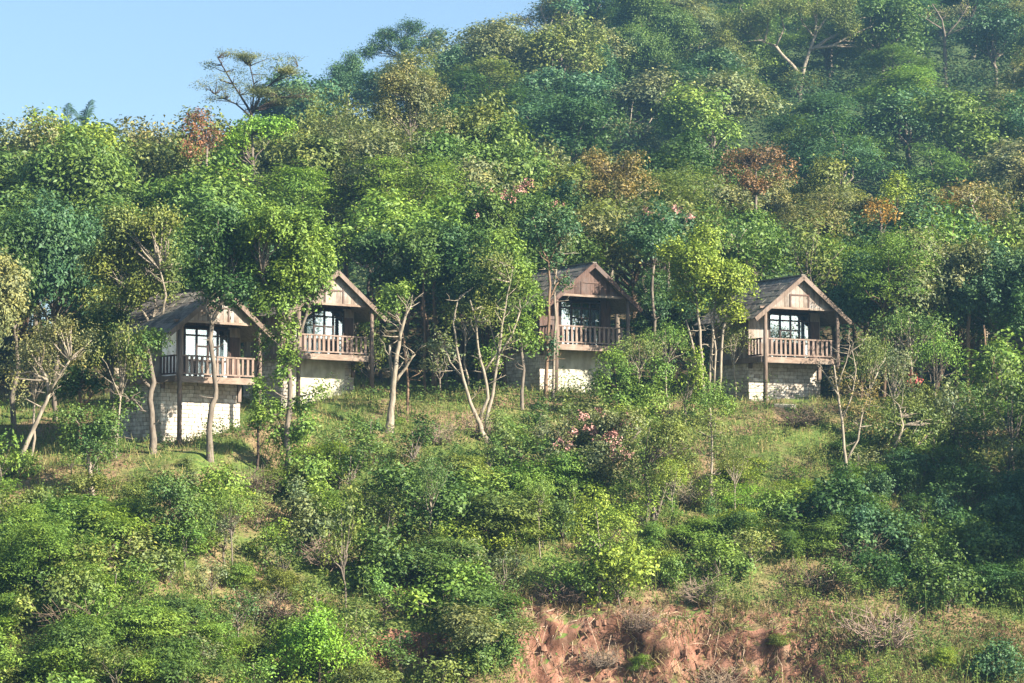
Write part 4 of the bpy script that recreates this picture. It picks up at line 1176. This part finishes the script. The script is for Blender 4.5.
ftree("wide reddish-brown drying tree crown above the bright yellow-green many-stemmed tree", 27, 755, 0, [(740, 158, 22, 13), (768, 155, 22, 12), (785, 170, 16, 12), (755, 180, 24, 14), (730, 172, 14, 10)], 'russet', 85, twigs=10, per=9)
ftree("small orange-leafed crown among green trees above the fourth hut's right", 14, 880, 0, [(880, 208, 12, 8), (890, 216, 9, 7), (872, 214, 7, 6)], 'orange', 86, twigs=14, per=10)
ftree("tan half-bare tree with pale limbs near the right edge above the forest", 17, 985, 0, [(985, 200, 28, 16), (1005, 215, 22, 16), (968, 215, 18, 14), (990, 235, 22, 12)], 'dusty olive', 87, 'pale', twigs=9, per=8, limbs=[[(985, 245, 2), (980, 225, 1.6), (972, 205, 1)], [(986, 245, 2), (998, 228, 1.5), (1012, 212, 1)]])
ftree("dark green tall crown on the forest edge at upper centre-right", 30, 690, 0, [(690, 145, 14, 12), (686, 165, 16, 14), (700, 165, 12, 12)], 'dark green', 88, twigs=14)
ftree("bright yellow-topped tree crown right of the reddish-brown crown", 25, 900, 0, [(898, 182, 12, 11), (905, 195, 12, 10), (888, 195, 10, 9)], 'yellow-green', 89, twigs=13)
for i, (px, py, w) in enumerate([(40, 100, 16), (22, 112, 14), (62, 112, 12)]): pass
feature("blossoming_tree", "dark tree with reddish-pink blossom clusters high above the clearing, left of the third hut", 7.5,
        [[(512, 360, 3), (511, 310, 2.6), (514, 265, 2.2), (512, 235, 1.6)]], [(490, 215, 28, 20), (520, 210, 28, 20), (545, 218, 22, 18), (505, 238, 26, 15), (532, 240, 22, 14)], 'green', 'grey', seed=93, twigs=14, per=16,
        blossoms=[(490, 193, 6, 4), (502, 195, 5, 3), (518, 191, 6, 4), (528, 186, 6, 4), (510, 198, 4, 3), (477, 215, 4, 3), (556, 206, 5, 4), (535, 220, 4, 3)], bcol=(.42, .20, .16))
feature("blossoming_tree", "dark tree with a few pale red blossoms, above the gap right of the third hut", 8.5,
        [[(668, 350, 2.6), (667, 300, 2.2), (668, 250, 1.8)]], [(655, 222, 22, 18), (680, 222, 20, 17), (668, 240, 20, 14)], 'blue-green', 'grey', seed=94, twigs=14, per=16,
        blossoms=[(648, 212, 5, 4), (664, 218, 5, 4), (676, 209, 5, 3), (690, 216, 4, 3)], bcol=(.42, .21, .17))
# feathery acacia on the skyline
_ar = random.Random(5)
def _jit(bl): return [(x + _ar.uniform(-4, 4), y + _ar.uniform(-4.5, 4.5), rx * _ar.uniform(.6, 1.25), ry * _ar.uniform(.9, 1.7)) for x, y, rx, ry in bl for _ in range(3)]
feature("acacia_tree", "flat-topped feathery acacia standing thin against the sky on the left", 44,
        [[(247, 205, 3), (247, 160, 2.8), (249, 130, 2.4), (252, 112, 2)], [(252, 115, 1.8), (240, 95, 1.3), (226, 72, .9), (218, 58, .7)], [(252, 113, 1.8), (262, 92, 1.3), (282, 74, .9), (298, 66, .6)], [(252, 118, 1.4), (236, 104, 1), (215, 94, .7)], [(255, 110, 1.5), (278, 98, 1), (304, 94, .6)], [(252, 112, 1.3), (254, 84, .9), (250, 66, .6)]],
        _jit([(222, 51, 9, 2.6), (236, 56, 11, 2.6), (250, 60, 12, 3), (272, 62, 13, 2.8), (291, 60, 9, 3), (210, 62, 7, 2.2), (216, 76, 11, 3), (236, 72, 14, 3.2), (258, 74, 15, 3.4), (282, 74, 14, 3), (294, 70, 8, 2.6), (206, 88, 11, 2.6), (224, 86, 10, 3), (240, 84, 14, 3.2), (264, 88, 15, 3.2), (288, 88, 10, 2.8), (300, 94, 9, 2.4), (230, 98, 12, 3.2), (252, 98, 14, 3.2), (276, 102, 13, 3.2), (310, 100, 6, 2.6), (214, 100, 8, 2.4)]),
        'grey-green', 'dark', seed=91, twigs=5, per=13, leaf=(.18, .065), sig=.25, flat=.55, mat=M_FINE, spread=1.2, fill=.0)

def build_palm(label, px, py, Y, seed, fr_list):
    r = random.Random(seed)
    top = pix(px, py, Y); gz = hgt(top.x, Y)
    root = empty("palm_tree", (top.x, Y, gz)); tag(root, label, "palm tree")
    h = top.z - gz
    t = link("trunk", tube_mesh("trunk", [(curve_pts(r, (0, 0, -.5), (0, 0, h), 6, .01), taper(.2, .13, 6))], M_BARK), root); t.color = (*BARK['grey'], 1)
    for (az, el, ln) in fr_list:
        V = []
        n = 44
        d = Vector((math.cos(az) * math.cos(el), math.sin(az) * math.cos(el), math.sin(el)))
        p = Vector((0, 0, h)); side = d.cross(Vector((0, 0, 1)))
        side = side.normalized() if side.length > .05 else Vector((1, 0, 0))
        st = ln / n
        for k in range(n):
            q = p + d * st
            w = .78 * math.sin(math.pi * min(1, (k + 2.0) / (n + 2.5))) ** .7
            upv = side.cross(d).normalized()
            for s in (-1, 1):
                wl = w * r.uniform(.7, 1.1)
                tipv = side * s * wl * r.uniform(.45, .75) + d * wl * .75 - upv * wl * r.uniform(0, .35) - Vector((0, 0, .2 * wl))
                b1 = p.lerp(q, .42)
                mid = p.lerp(b1, .5) + tipv * .55 + Vector((0, 0, .05 * wl))
                V.append([p, b1, mid + (b1 - p) * 2.2, mid - (b1 - p) * .5])
                V.append([mid - (b1 - p) * .5, mid + (b1 - p) * 2.2, p + tipv + (b1 - p) * .1, p + tipv])
            V.append([p - side * .025, p + side * .025, q + side * .025, q - side * .025])
            p = q
            d = (d + Vector((0, 0, -.025 - .035 * math.cos(el)))).normalized()
        f = link("frond", quads_mesh("frond", np.array([[list(v) for v in q] for q in V]), M_LEAF), root)
        f.color = (.022, .055, .035, 1)
build_palm("coconut palm with upright dark fronds poking above the forest at upper left", 84, 130, 43, 5,
           [(1.2, 1.38, 2.5), (1.7, 1.25, 2.4), (2.6, 1.30, 2.1), (.2, .85, 3.0), (-.5, .6, 3.2), (.6, .55, 3.4), (3.1, .75, 2.6), (4.0, .5, 2.6), (-1.3, .7, 2.8), (1.6, .7, 2.6), (0.0, .35, 3.4)])
build_palm("second palm showing one short frond tuft left of the upright palm", 66, 128, 43, 6,
           [(1.5, 1.4, 2.0), (2.9, 1.1, 1.8), (.2, 1.1, 1.8), (4.4, .6, 2.0), (-.6, .6, 2)])

# landmark trees of the far hillside
def far(label, Y, px, blobs, colour, seed, limbs=None, bark='grey', **kw):
    p = pix(px, 60, Y); g = hgt(p.x, Y); _, gy = proj((p.x, Y, g))
    cx = sum(b[0] for b in blobs) / len(blobs); cy = sum(b[1] for b in blobs) / len(blobs)
    base = [(px, gy, 3.4), ((px * 2 + cx) / 3, (gy * 2 + cy) / 3, 2.8), ((px + cx * 2) / 3, (gy + cy * 2) / 3, 2.0), (cx, cy, 1.2)]
    kw.setdefault('leaf', (.28, .14)); kw.setdefault('sig', .30); kw.setdefault('twigs', 8); kw.setdefault('per', 13)
    return feature("tree", label, Y, (limbs or [base]), blobs, colour, bark, seed=seed, **kw)
far("tall dark dense tree at the top centre of the far hillside", 128, 648, [(645, 20, 36, 26), (672, 35, 28, 26), (625, 45, 28, 26), (650, 62, 36, 24), (680, 70, 20, 20), (622, 75, 20, 16), (640, 0, 26, 16)], 'green', 101)
far("dark umbrella-shaped tree on the skyline at the hill's left shoulder", 150, 410, [(388, 34, 17, 7), (412, 28, 18, 8), (436, 36, 14, 7), (378, 45, 14, 7), (405, 44, 18, 8), (428, 46, 14, 7), (366, 52, 10, 6)], 'dark green', 102)
far("dark blue-green tree closing the hill's left end above the forest", 128, 345, [(345, 75, 20, 16), (335, 92, 16, 16), (360, 95, 18, 15), (352, 62, 12, 9)], 'blue-green', 103)
far("half-bare greyish tree on the skyline left of the tall dark dense tree", 150, 550, [(545, 12, 24, 12), (565, 18, 18, 12), (525, 22, 16, 10), (550, 32, 24, 10), (555, 0, 18, 8)], 'dusty olive', 104, twigs=4, per=7,
    limbs=[[(550, 75, 2.6), (550, 50, 2.2), (548, 30, 1.6), (540, 8, .8)], [(550, 45, 1.4), (562, 25, 1), (572, 6, .6)], [(549, 40, 1.3), (532, 25, .9), (518, 15, .6)], [(548, 30, 1), (556, 10, .7), (560, -6, .5)]], bark='pale')
far("great pale-limbed tree with spreading bare branches and thin yellowish crown, top of far hillside", 122, 800,
    [(735, 22, 22, 9), (760, 14, 24, 10), (790, 8, 26, 10), (825, 12, 24, 12), (848, 25, 16, 14), (725, 38, 16, 8), (755, 32, 20, 7), (840, 5, 20, 10), (770, 2, 24, 9), (862, 45, 10, 6), (815, 30, 16, 7), (795, 82, 18, 8), (815, 85, 16, 8)], 'olive', 105,
    limbs=[[(800, 125, 3), (800, 95, 2.7), (804, 68, 2.4), (810, 50, 2.1), (815, 36, 1.8), (816, 20, 1.8), (808, 2, 1.1)], [(798, 72, 2.2), (785, 58, 2.0), (776, 46, 1.8), (764, 42, 1.5), (752, 34, 1.2), (738, 30, 1.1), (722, 26, .7)], [(811, 50, 2.4), (826, 40, 2), (838, 34, 1.6), (846, 25, 1.1), (852, 10, .7)], [(813, 48, 1.8), (832, 46, 1.6), (850, 36, 1.3), (872, 26, .8)],
           [(815, 34, 1.6), (826, 18, 1.2), (838, 4, .8)], [(752, 34, 1.2), (748, 20, .9), (740, 8, .6)], [(764, 42, 1.3), (768, 24, 1), (764, 8, .6)], [(776, 46, 1.2), (784, 28, .9), (780, 10, .6)], [(813, 36, 1.1), (802, 22, .9), (796, 6, .6)], [(764, 40, 1), (742, 42, .8), (722, 48, .5)], [(818, 22, 1), (814, 8, .8), (822, -6, .5)], [(846, 28, 1), (862, 18, .7), (878, 16, .5)]], bark='pale', twigs=15, per=11, leaf=(.24, .11), sig=.36)
far("yellowish drying tree on the right of the far hillside", 112, 955, [(950, 112, 16, 12), (970, 110, 16, 11), (960, 126, 18, 12), (978, 122, 10, 9)], 'yellow-green', 106, twigs=6)
far("grey twiggy leafless-topped tree above the golden-brown crown", 96, 625, [(615, 130, 20, 11), (640, 138, 20, 12), (625, 148, 24, 10), (655, 150, 14, 9)], 'grey-green', 107, twigs=6, per=9,
    limbs=[[(628, 190, 2.6), (627, 160, 2), (622, 140, 1.4), (612, 115, .7)], [(627, 160, 1.4), (640, 140, 1), (652, 118, .6)], [(625, 150, 1.2), (630, 125, .8), (632, 108, .5)], [(627, 158, 1.1), (608, 142, .8), (598, 128, .5)]], bark='pale')
far("leafless grey-twigged tree at the top right of the far hillside", 128, 945, [(940, 14, 16, 6), (960, 10, 14, 6)], 'dusty olive', 108, twigs=3, per=6,
    limbs=[[(945, 55, 2), (945, 35, 1.6), (942, 20, 1), (932, 4, .6)], [(945, 38, 1.2), (958, 22, .8), (968, 6, .5)], [(944, 30, 1), (925, 18, .7), (912, 12, .5)], [(945, 36, 1), (968, 26, .7), (984, 20, .5)]], bark='grey')

# ------------------------------------------------------------------ undergrowth that nobody could count
def scatter_cover(name, label, cat, xr, yr, n, mat, mask, length, width, upright, seed, lift=(.02, .35), clump=6, sig=.18):
    rng = np.random.default_rng(seed)
    x = rng.uniform(*xr, n); y = rng.uniform(*yr, n)
    keep = rng.random(n) < mask(x, y)
    x, y = x[keep], y[keep]
    x = np.repeat(x, clump) + rng.normal(size=len(x) * clump) * sig
    y = np.repeat(y, clump) + rng.normal(size=len(y) * clump) * sig
    m = len(x)
    z = height(x, y)
    if upright:
        L = length * rng.uniform(.5, 1.4, m)
        d = norm(np.stack([rng.normal(size=m) * .4, rng.normal(size=m) * .4, np.ones(m)], -1))
        a = rng.uniform(0, 6.283, m); s = np.stack([np.cos(a), np.sin(a), np.zeros(m)], -1) * (width * rng.uniform(.6, 1.3, m))[:, None]
        p = np.stack([x, y, z - .04], -1)
        bend = np.stack([rng.normal(size=m), rng.normal(size=m), np.zeros(m)], -1) * (L * .18)[:, None]
        v = np.empty((m, 4, 3))
        v[:, 0] = p - s; v[:, 1] = p + s; v[:, 2] = p + d * L[:, None] + s * .2 + bend; v[:, 3] = p + d * L[:, None] - s * .2 + bend
    else:
        h = rng.uniform(*lift, m) * (.4 + 1.2 * (vnoise(x * .9, y * .9, 21) + .5))
        pos = np.stack([x, y, z + h], -1)
        nr = norm(np.stack([rng.normal(size=m) * .5, rng.normal(size=m) * .5 - .25, np.ones(m)], -1))
        v = leaf_quads(rng, pos, nr, length, width)
    o = link(name, quads_mesh(name, v, mat))
    tag(o, label, cat, kind="stuff")
    return o

def in_hut(x, y):
    m = np.zeros(len(x), bool)
    for ob in bpy.data.objects:
        if ob.name.startswith("stilt_hut"):
            a = -ob.rotation_euler.z
            dx, dy = x - ob.location.x, y - ob.location.y
            u = dx * math.cos(a) - dy * math.sin(a); v = dx * math.sin(a) + dy * math.cos(a)
            m |= (abs(u) < HW / 2 + .1) & (v > -.1) & (v < HD + .1)
    return m
def cut(x, y): return sstep(-.5, 1.0, x) * (1 - sstep(9, 13, x)) * (y < -22.0) * (y > -28.5)
grass_stops = [(.22, (.05, .10, .02)), (.46, (.12, .165, .035)), (.60, (.23, .215, .07)), (.76, (.36, .26, .115)), (.9, (.40, .30, .16))]
M_GRASS = ground_cover_material("dry_and_green_grass", grass_stops, .28)
M_WEED = ground_cover_material("low_weeds", [(.2, (.035, .075, .018)), (.5, (.075, .125, .026)), (.75, (.14, .16, .04)), (.95, (.20, .17, .07))], .45)
def m_grass(x, y):
    p = .35 + .9 * (vnoise(x * .5, y * .5, 31) + .25)
    return np.where(in_hut(x, y), 0, np.clip(p, .12, 1) * (1 - .72 * cut(x, y)))
def bare(x, y): return 1 - .7 * sstep(-21, -18.5, x) * (1 - sstep(-8, -5, x)) * sstep(-27, -24, y) * (1 - sstep(-14, -12, y))
def m_weed(x, y):
    hy = np.interp(x, HX, HY)
    p = 1.6 * (vnoise(x * .33, y * .33, 41) + vnoise(x * .9, y * .9, 42) * .6 + .10 + .16 * (y - hy < -7) - .1 * (y - hy > -4))
    shade = np.where(y - hy > 3, .25, 1.0)
    return np.where(in_hut(x, y), 0, np.clip(p, .03, 1) * (1 - .92 * cut(x, y)) * shade * bare(x, y))
scatter_cover("grass", "dry straw and green grass over the slope and clearing", "grass", (-30, 30), (-42, 7), 30000, M_GRASS, m_grass, .36, .022, True, 3, clump=6, sig=.14)
scatter_cover("undergrowth", "low green weeds and creepers between the bushes", "undergrowth", (-30, 30), (-42, 14), 21000, M_WEED, m_weed, .15, .085, False, 4, lift=(.02, .9), clump=11, sig=.22)
M_FARW = ground_cover_material("hill_scrub", [(.2, (.025, .06, .025)), (.55, (.055, .10, .032)), (.9, (.12, .12, .05))], .12)
def m_far(x, y): return np.where(height(x, y) > 5, .8, .0)
scatter_cover("hillside_scrub", "green scrub carpeting the far hillside under its trees", "scrub", (-40, 66), (60, 215), 24000, M_FARW, m_far, .42, .2, False, 6, lift=(.1, 3.4), clump=11, sig=.6)
def m_forest(x, y): return np.full(len(x), .8)
scatter_cover("forest_floor_plants", "shaded low plants on the forest floor behind the huts", "undergrowth", (-38, 40), (7, 44), 5000, M_FARW, m_forest, .34, .18, False, 7, lift=(.05, .9), clump=8, sig=.35)
M_ROOT = piece_material("dry_roots", (.20, .13, .09), (.42, .31, .22), scale=(6, 6, 6))
def roots_on_bank():
    r = random.Random(77); lines = []
    for i in range(90):
        x = r.uniform(.4, 12); y = -22.4 - r.uniform(0, 1.8)
        z = hgt(x, y) + .06
        pts = [Vector((x, y, z))]
        for k in range(4):
            x += r.uniform(-.4, .4); y -= r.uniform(.02, .3)
            pts.append(Vector((x, y, hgt(x, y) + r.uniform(.02, .2))))
        lines.append((pts, taper(.016, .006, 4)))
    o = link("roots", tube_mesh("roots", lines, M_ROOT, 4))
    tag(o, "pale dry roots and vines trailing down the red earth bank", "roots", kind="stuff")
roots_on_bank()
def clods():
    r = random.Random(88); V = []; F = []
    for i in range(520):
        x = r.uniform(-.5, 14); y = r.uniform(-27.5, -21.8); s = r.choice([r.uniform(.03, .09), r.uniform(.06, .2)])
        z = hgt(x, y) + s * .2
        b = len(V)
        sq = (r.uniform(.7, 1.3), r.uniform(.7, 1.3), r.uniform(.5, .9))
        for dz in (-1, 1):
            for k in range(5):
                a = k * 1.2566 + r.uniform(-.3, .3); rr = s * r.uniform(.6, 1.1) * (1 if dz < 0 else .7)
                V.append((x + math.cos(a) * rr * sq[0], y + math.sin(a) * rr * sq[1], z + dz * s * sq[2] * r.uniform(.6, 1)))
        F.append(tuple(b + 5 + k for k in range(5)))
        for k in range(5): F.append((b + k, b + (k + 1) % 5, b + 5 + (k + 1) % 5, b + 5 + k))
    me = bpy.data.meshes.new("earth_clods"); me.from_pydata(V, [], F)
    me.materials.append(piece_material("earth_clod", (.12, .062, .04), (.27, .14, .09), scale=(5, 5, 5))); me.update()
    o = link("earth_clods", me); tag(o, "loose red earth clods and stones on the bank", "clods", kind="stuff")
clods()
def slab():
    y = min((-6 + k * .1 for k in range(60)), key=lambda yy: abs(proj((pix(784, 406, yy).x, yy, hgt(pix(784, 406, yy).x, yy)))[1] - 406))
    q = pix(784, 406, y)
    r = random.Random(4); bm = MB()
    n = 9
    poly = [(math.cos(k * 6.283 / n) * .62 * r.uniform(.85, 1.1), math.sin(k * 6.283 / n) * .42 * r.uniform(.85, 1.1)) for k in range(n)]
    b = len(bm.V)
    for z in (-.3, .10): bm.V.extend(Vector((a, c, z)) for a, c in poly)
    bm.F.append(tuple(range(n, 2 * n))); bm.F.append(tuple(reversed(range(n))))
    for k in range(n): bm.F.append((k, (k + 1) % n, n + (k + 1) % n, n + k))
    o = bm.build("stone_slab", M_PLASTER); o.location = (q.x, y, hgt(q.x, y)); o.rotation_euler = (.12, 0, .3)
    tag(o, "flat pale stone slab lying in the grass before the fourth hut's base", "stone slab", kind="thing")
slab()
def tall_weeds():
    rng = np.random.default_rng(23)
    n = 15000
    x = rng.uniform(-30, 30, n); y = rng.uniform(-42, 3, n)
    hy = np.interp(x, HX, HY)
    pr = np.clip(.35 + 1.5 * (vnoise(x * .4, y * .4, 61) + .12), .05, 1) * np.where(y - hy > -5.5, .16, 1.0) * (1 - .92 * cut(x, y)) * bare(x, y)
    keep = (rng.random(n) < pr) & ~in_hut(x, y)
    x, y = x[keep], y[keep]; m = len(x)
    z = height(x, y)
    near = np.where(y - np.interp(x, HX, HY) > -5.5, .5, 1.0)
    Hs = rng.uniform(.4, 1.35, m) * near * (.6 + .8 * (vnoise(x * .25, y * .25, 62) + .5))
    lean = rng.normal(size=(m, 2)) * .28 * Hs[:, None]
    k = 16
    idx = np.repeat(np.arange(m), k)
    t = rng.uniform(.15, 1.05, m * k)
    pos = np.stack([x[idx] + lean[idx, 0] * t ** 1.6, y[idx] + lean[idx, 1] * t ** 1.6, z[idx] + Hs[idx] * t], -1)
    off = rng.normal(size=(m * k, 3)) * np.array([.10, .10, .05]) * (1.2 - .6 * t)[:, None]
    pos += off
    nr = norm(np.stack([off[:, 0] * 4 + rng.normal(size=m * k) * .4, off[:, 1] * 4 + rng.normal(size=m * k) * .4 - .2, np.full(m * k, .8)], -1))
    lv = leaf_quads(rng, pos, nr, .13, .05)
    s = np.empty((m, 4, 3)); b = np.stack([x, y, z - .05], -1); tp = np.stack([x + lean[:, 0], y + lean[:, 1], z + Hs], -1)
    s[:, 0] = b - [.012, 0, 0]; s[:, 1] = b + [.012, 0, 0]; s[:, 2] = tp + [.006, 0, 0]; s[:, 3] = tp - [.006, 0, 0]
    mat = ground_cover_material("tall_weeds", [(.2, (.075, .13, .025)), (.45, (.12, .18, .035)), (.65, (.19, .21, .05)), (.9, (.25, .20, .09))], .38)
    o = link("tall_weeds", quads_mesh("tall_weeds", np.concatenate([lv, s]), mat))
    tag(o, "tangled light green and straw tall weeds between the bushes", "weeds", kind="stuff")
tall_weeds()
def bank_grass():
    rng = np.random.default_rng(15)
    n = 5200
    x = rng.uniform(-1, 23, n); y = rng.uniform(-29, -21.5, n)
    keep = rng.random(n) < np.clip(.15 + 1.6 * (vnoise(x * .55, y * .55, 51) + .22) + .5 * (x > 10), 0, 1)
    x, y = x[keep], y[keep]
    x = np.repeat(x, 8) + rng.normal(size=len(x) * 8) * .12; y = np.repeat(y, 8) + rng.normal(size=len(y) * 8) * .12
    m = len(x); z = height(x, y)
    L = .5 * rng.uniform(.4, 1.4, m)
    d = norm(np.stack([rng.normal(size=m) * .4, -.5 + rng.normal(size=m) * .35, .55 + rng.normal(size=m) * .5], -1))
    an = rng.uniform(0, 6.283, m); s = np.stack([np.cos(an), np.sin(an), np.zeros(m)], -1) * (.02 * rng.uniform(.6, 1.3, m))[:, None]
    p0 = np.stack([x, y, z - .03], -1)
    v = np.empty((m, 4, 3)); v[:, 0] = p0 - s; v[:, 1] = p0 + s
    t = p0 + d * L[:, None]; t[:, 2] -= .12
    v[:, 2] = t + s * .3; v[:, 3] = t - s * .3
    mat = ground_cover_material("dry_bank_grass", [(.2, (.10, .11, .03)), (.4, (.20, .16, .07)), (.65, (.32, .23, .13)), (.9, (.20, .13, .09))], .5)
    o = link("dry_grass", quads_mesh("dry_grass", v, mat))
    tag(o, "dry straw grass hanging over the red earth bank", "dry grass", kind="stuff")
bank_grass()

# ------------------------------------------------------------------ labels: look, then where it stands, then its turn in a row
def place_phrase(cls, px, py):
    if cls == 'far':
        if px < 480: h = "on the far hill's left shoulder"
        elif px < 600: h = "under the far hill's half-bare skyline tree"
        elif px < 700: h = "by the far hill's tall dark tree"
        elif px < 880: h = "on the far hill " + ("around" if py < 75 else "below") + " the pale-limbed tree"
        else: h = "on the far hill's right side"
        return h + ("" if 640 < px < 880 else (", high up" if py < 70 else (", halfway up" if py < 120 else ", low down")))
    cols = [(130, "left of the leftmost hut"), (265, "the leftmost hut"), (380, "the second hut"), (525, "the grassy clearing"), (640, "the third hut"), (730, "the many-stemmed tree"), (855, "the fourth hut"), (2000, "right of the fourth hut")]
    for lim, nm in cols:
        if px < lim: break
    side = nm.startswith(("left of", "right of"))
    if cls == 'crest': return ("on the forest crest " + nm) if side else ("on the crest above " + nm)
    if cls == 'mid': return ("mid-forest " + nm) if side else ("mid-forest behind " + nm)
    if cls == 'front': return ("close " + nm) if side else ("close behind " + nm)
    lo = "high on slope " if py < 480 else ("midway down slope " if py < 575 else "low on slope ")
    return lo + (nm if side else "below " + nm)

ORD = ["leftmost", "second from left", "third from left", "fourth from left", "fifth from left", "sixth from left", "seventh from left", "eighth from left", "ninth from left", "tenth from left", "eleventh from left", "twelfth from left"]
from collections import defaultdict
buckets = defaultdict(list)
for rec in placed:
    o, colour, kw, noun, cls, px, py, size = rec
    buckets[(colour, kw, noun, place_phrase(cls, px, py))].append(rec)
for (colour, kw, noun, ph), recs in buckets.items():
    base = f"{kw} {colour} {noun} {ph}" if noun == 'dry bush' else f"{colour} {kw} {noun} {ph}"
    base = base.replace("leafless grey-brown dry bush", "grey-brown leafless dry bush").replace("leafless pale straw dry bush", "pale straw leafless dry bush")
    recs.sort(key=lambda r: r[5])
    for i, r in enumerate(recs):
        r[0]['label'] = base if len(recs) == 1 else f"{base}, {ORD[min(i, 11)]}"
print("PLACED", len(placed), "by class", {c: sum(1 for p in placed if p[4] == c) for c in ('crest', 'mid', 'front', 'far', 'slope')}, "longest label", max(len(p[0]['label'].split()) for p in placed))
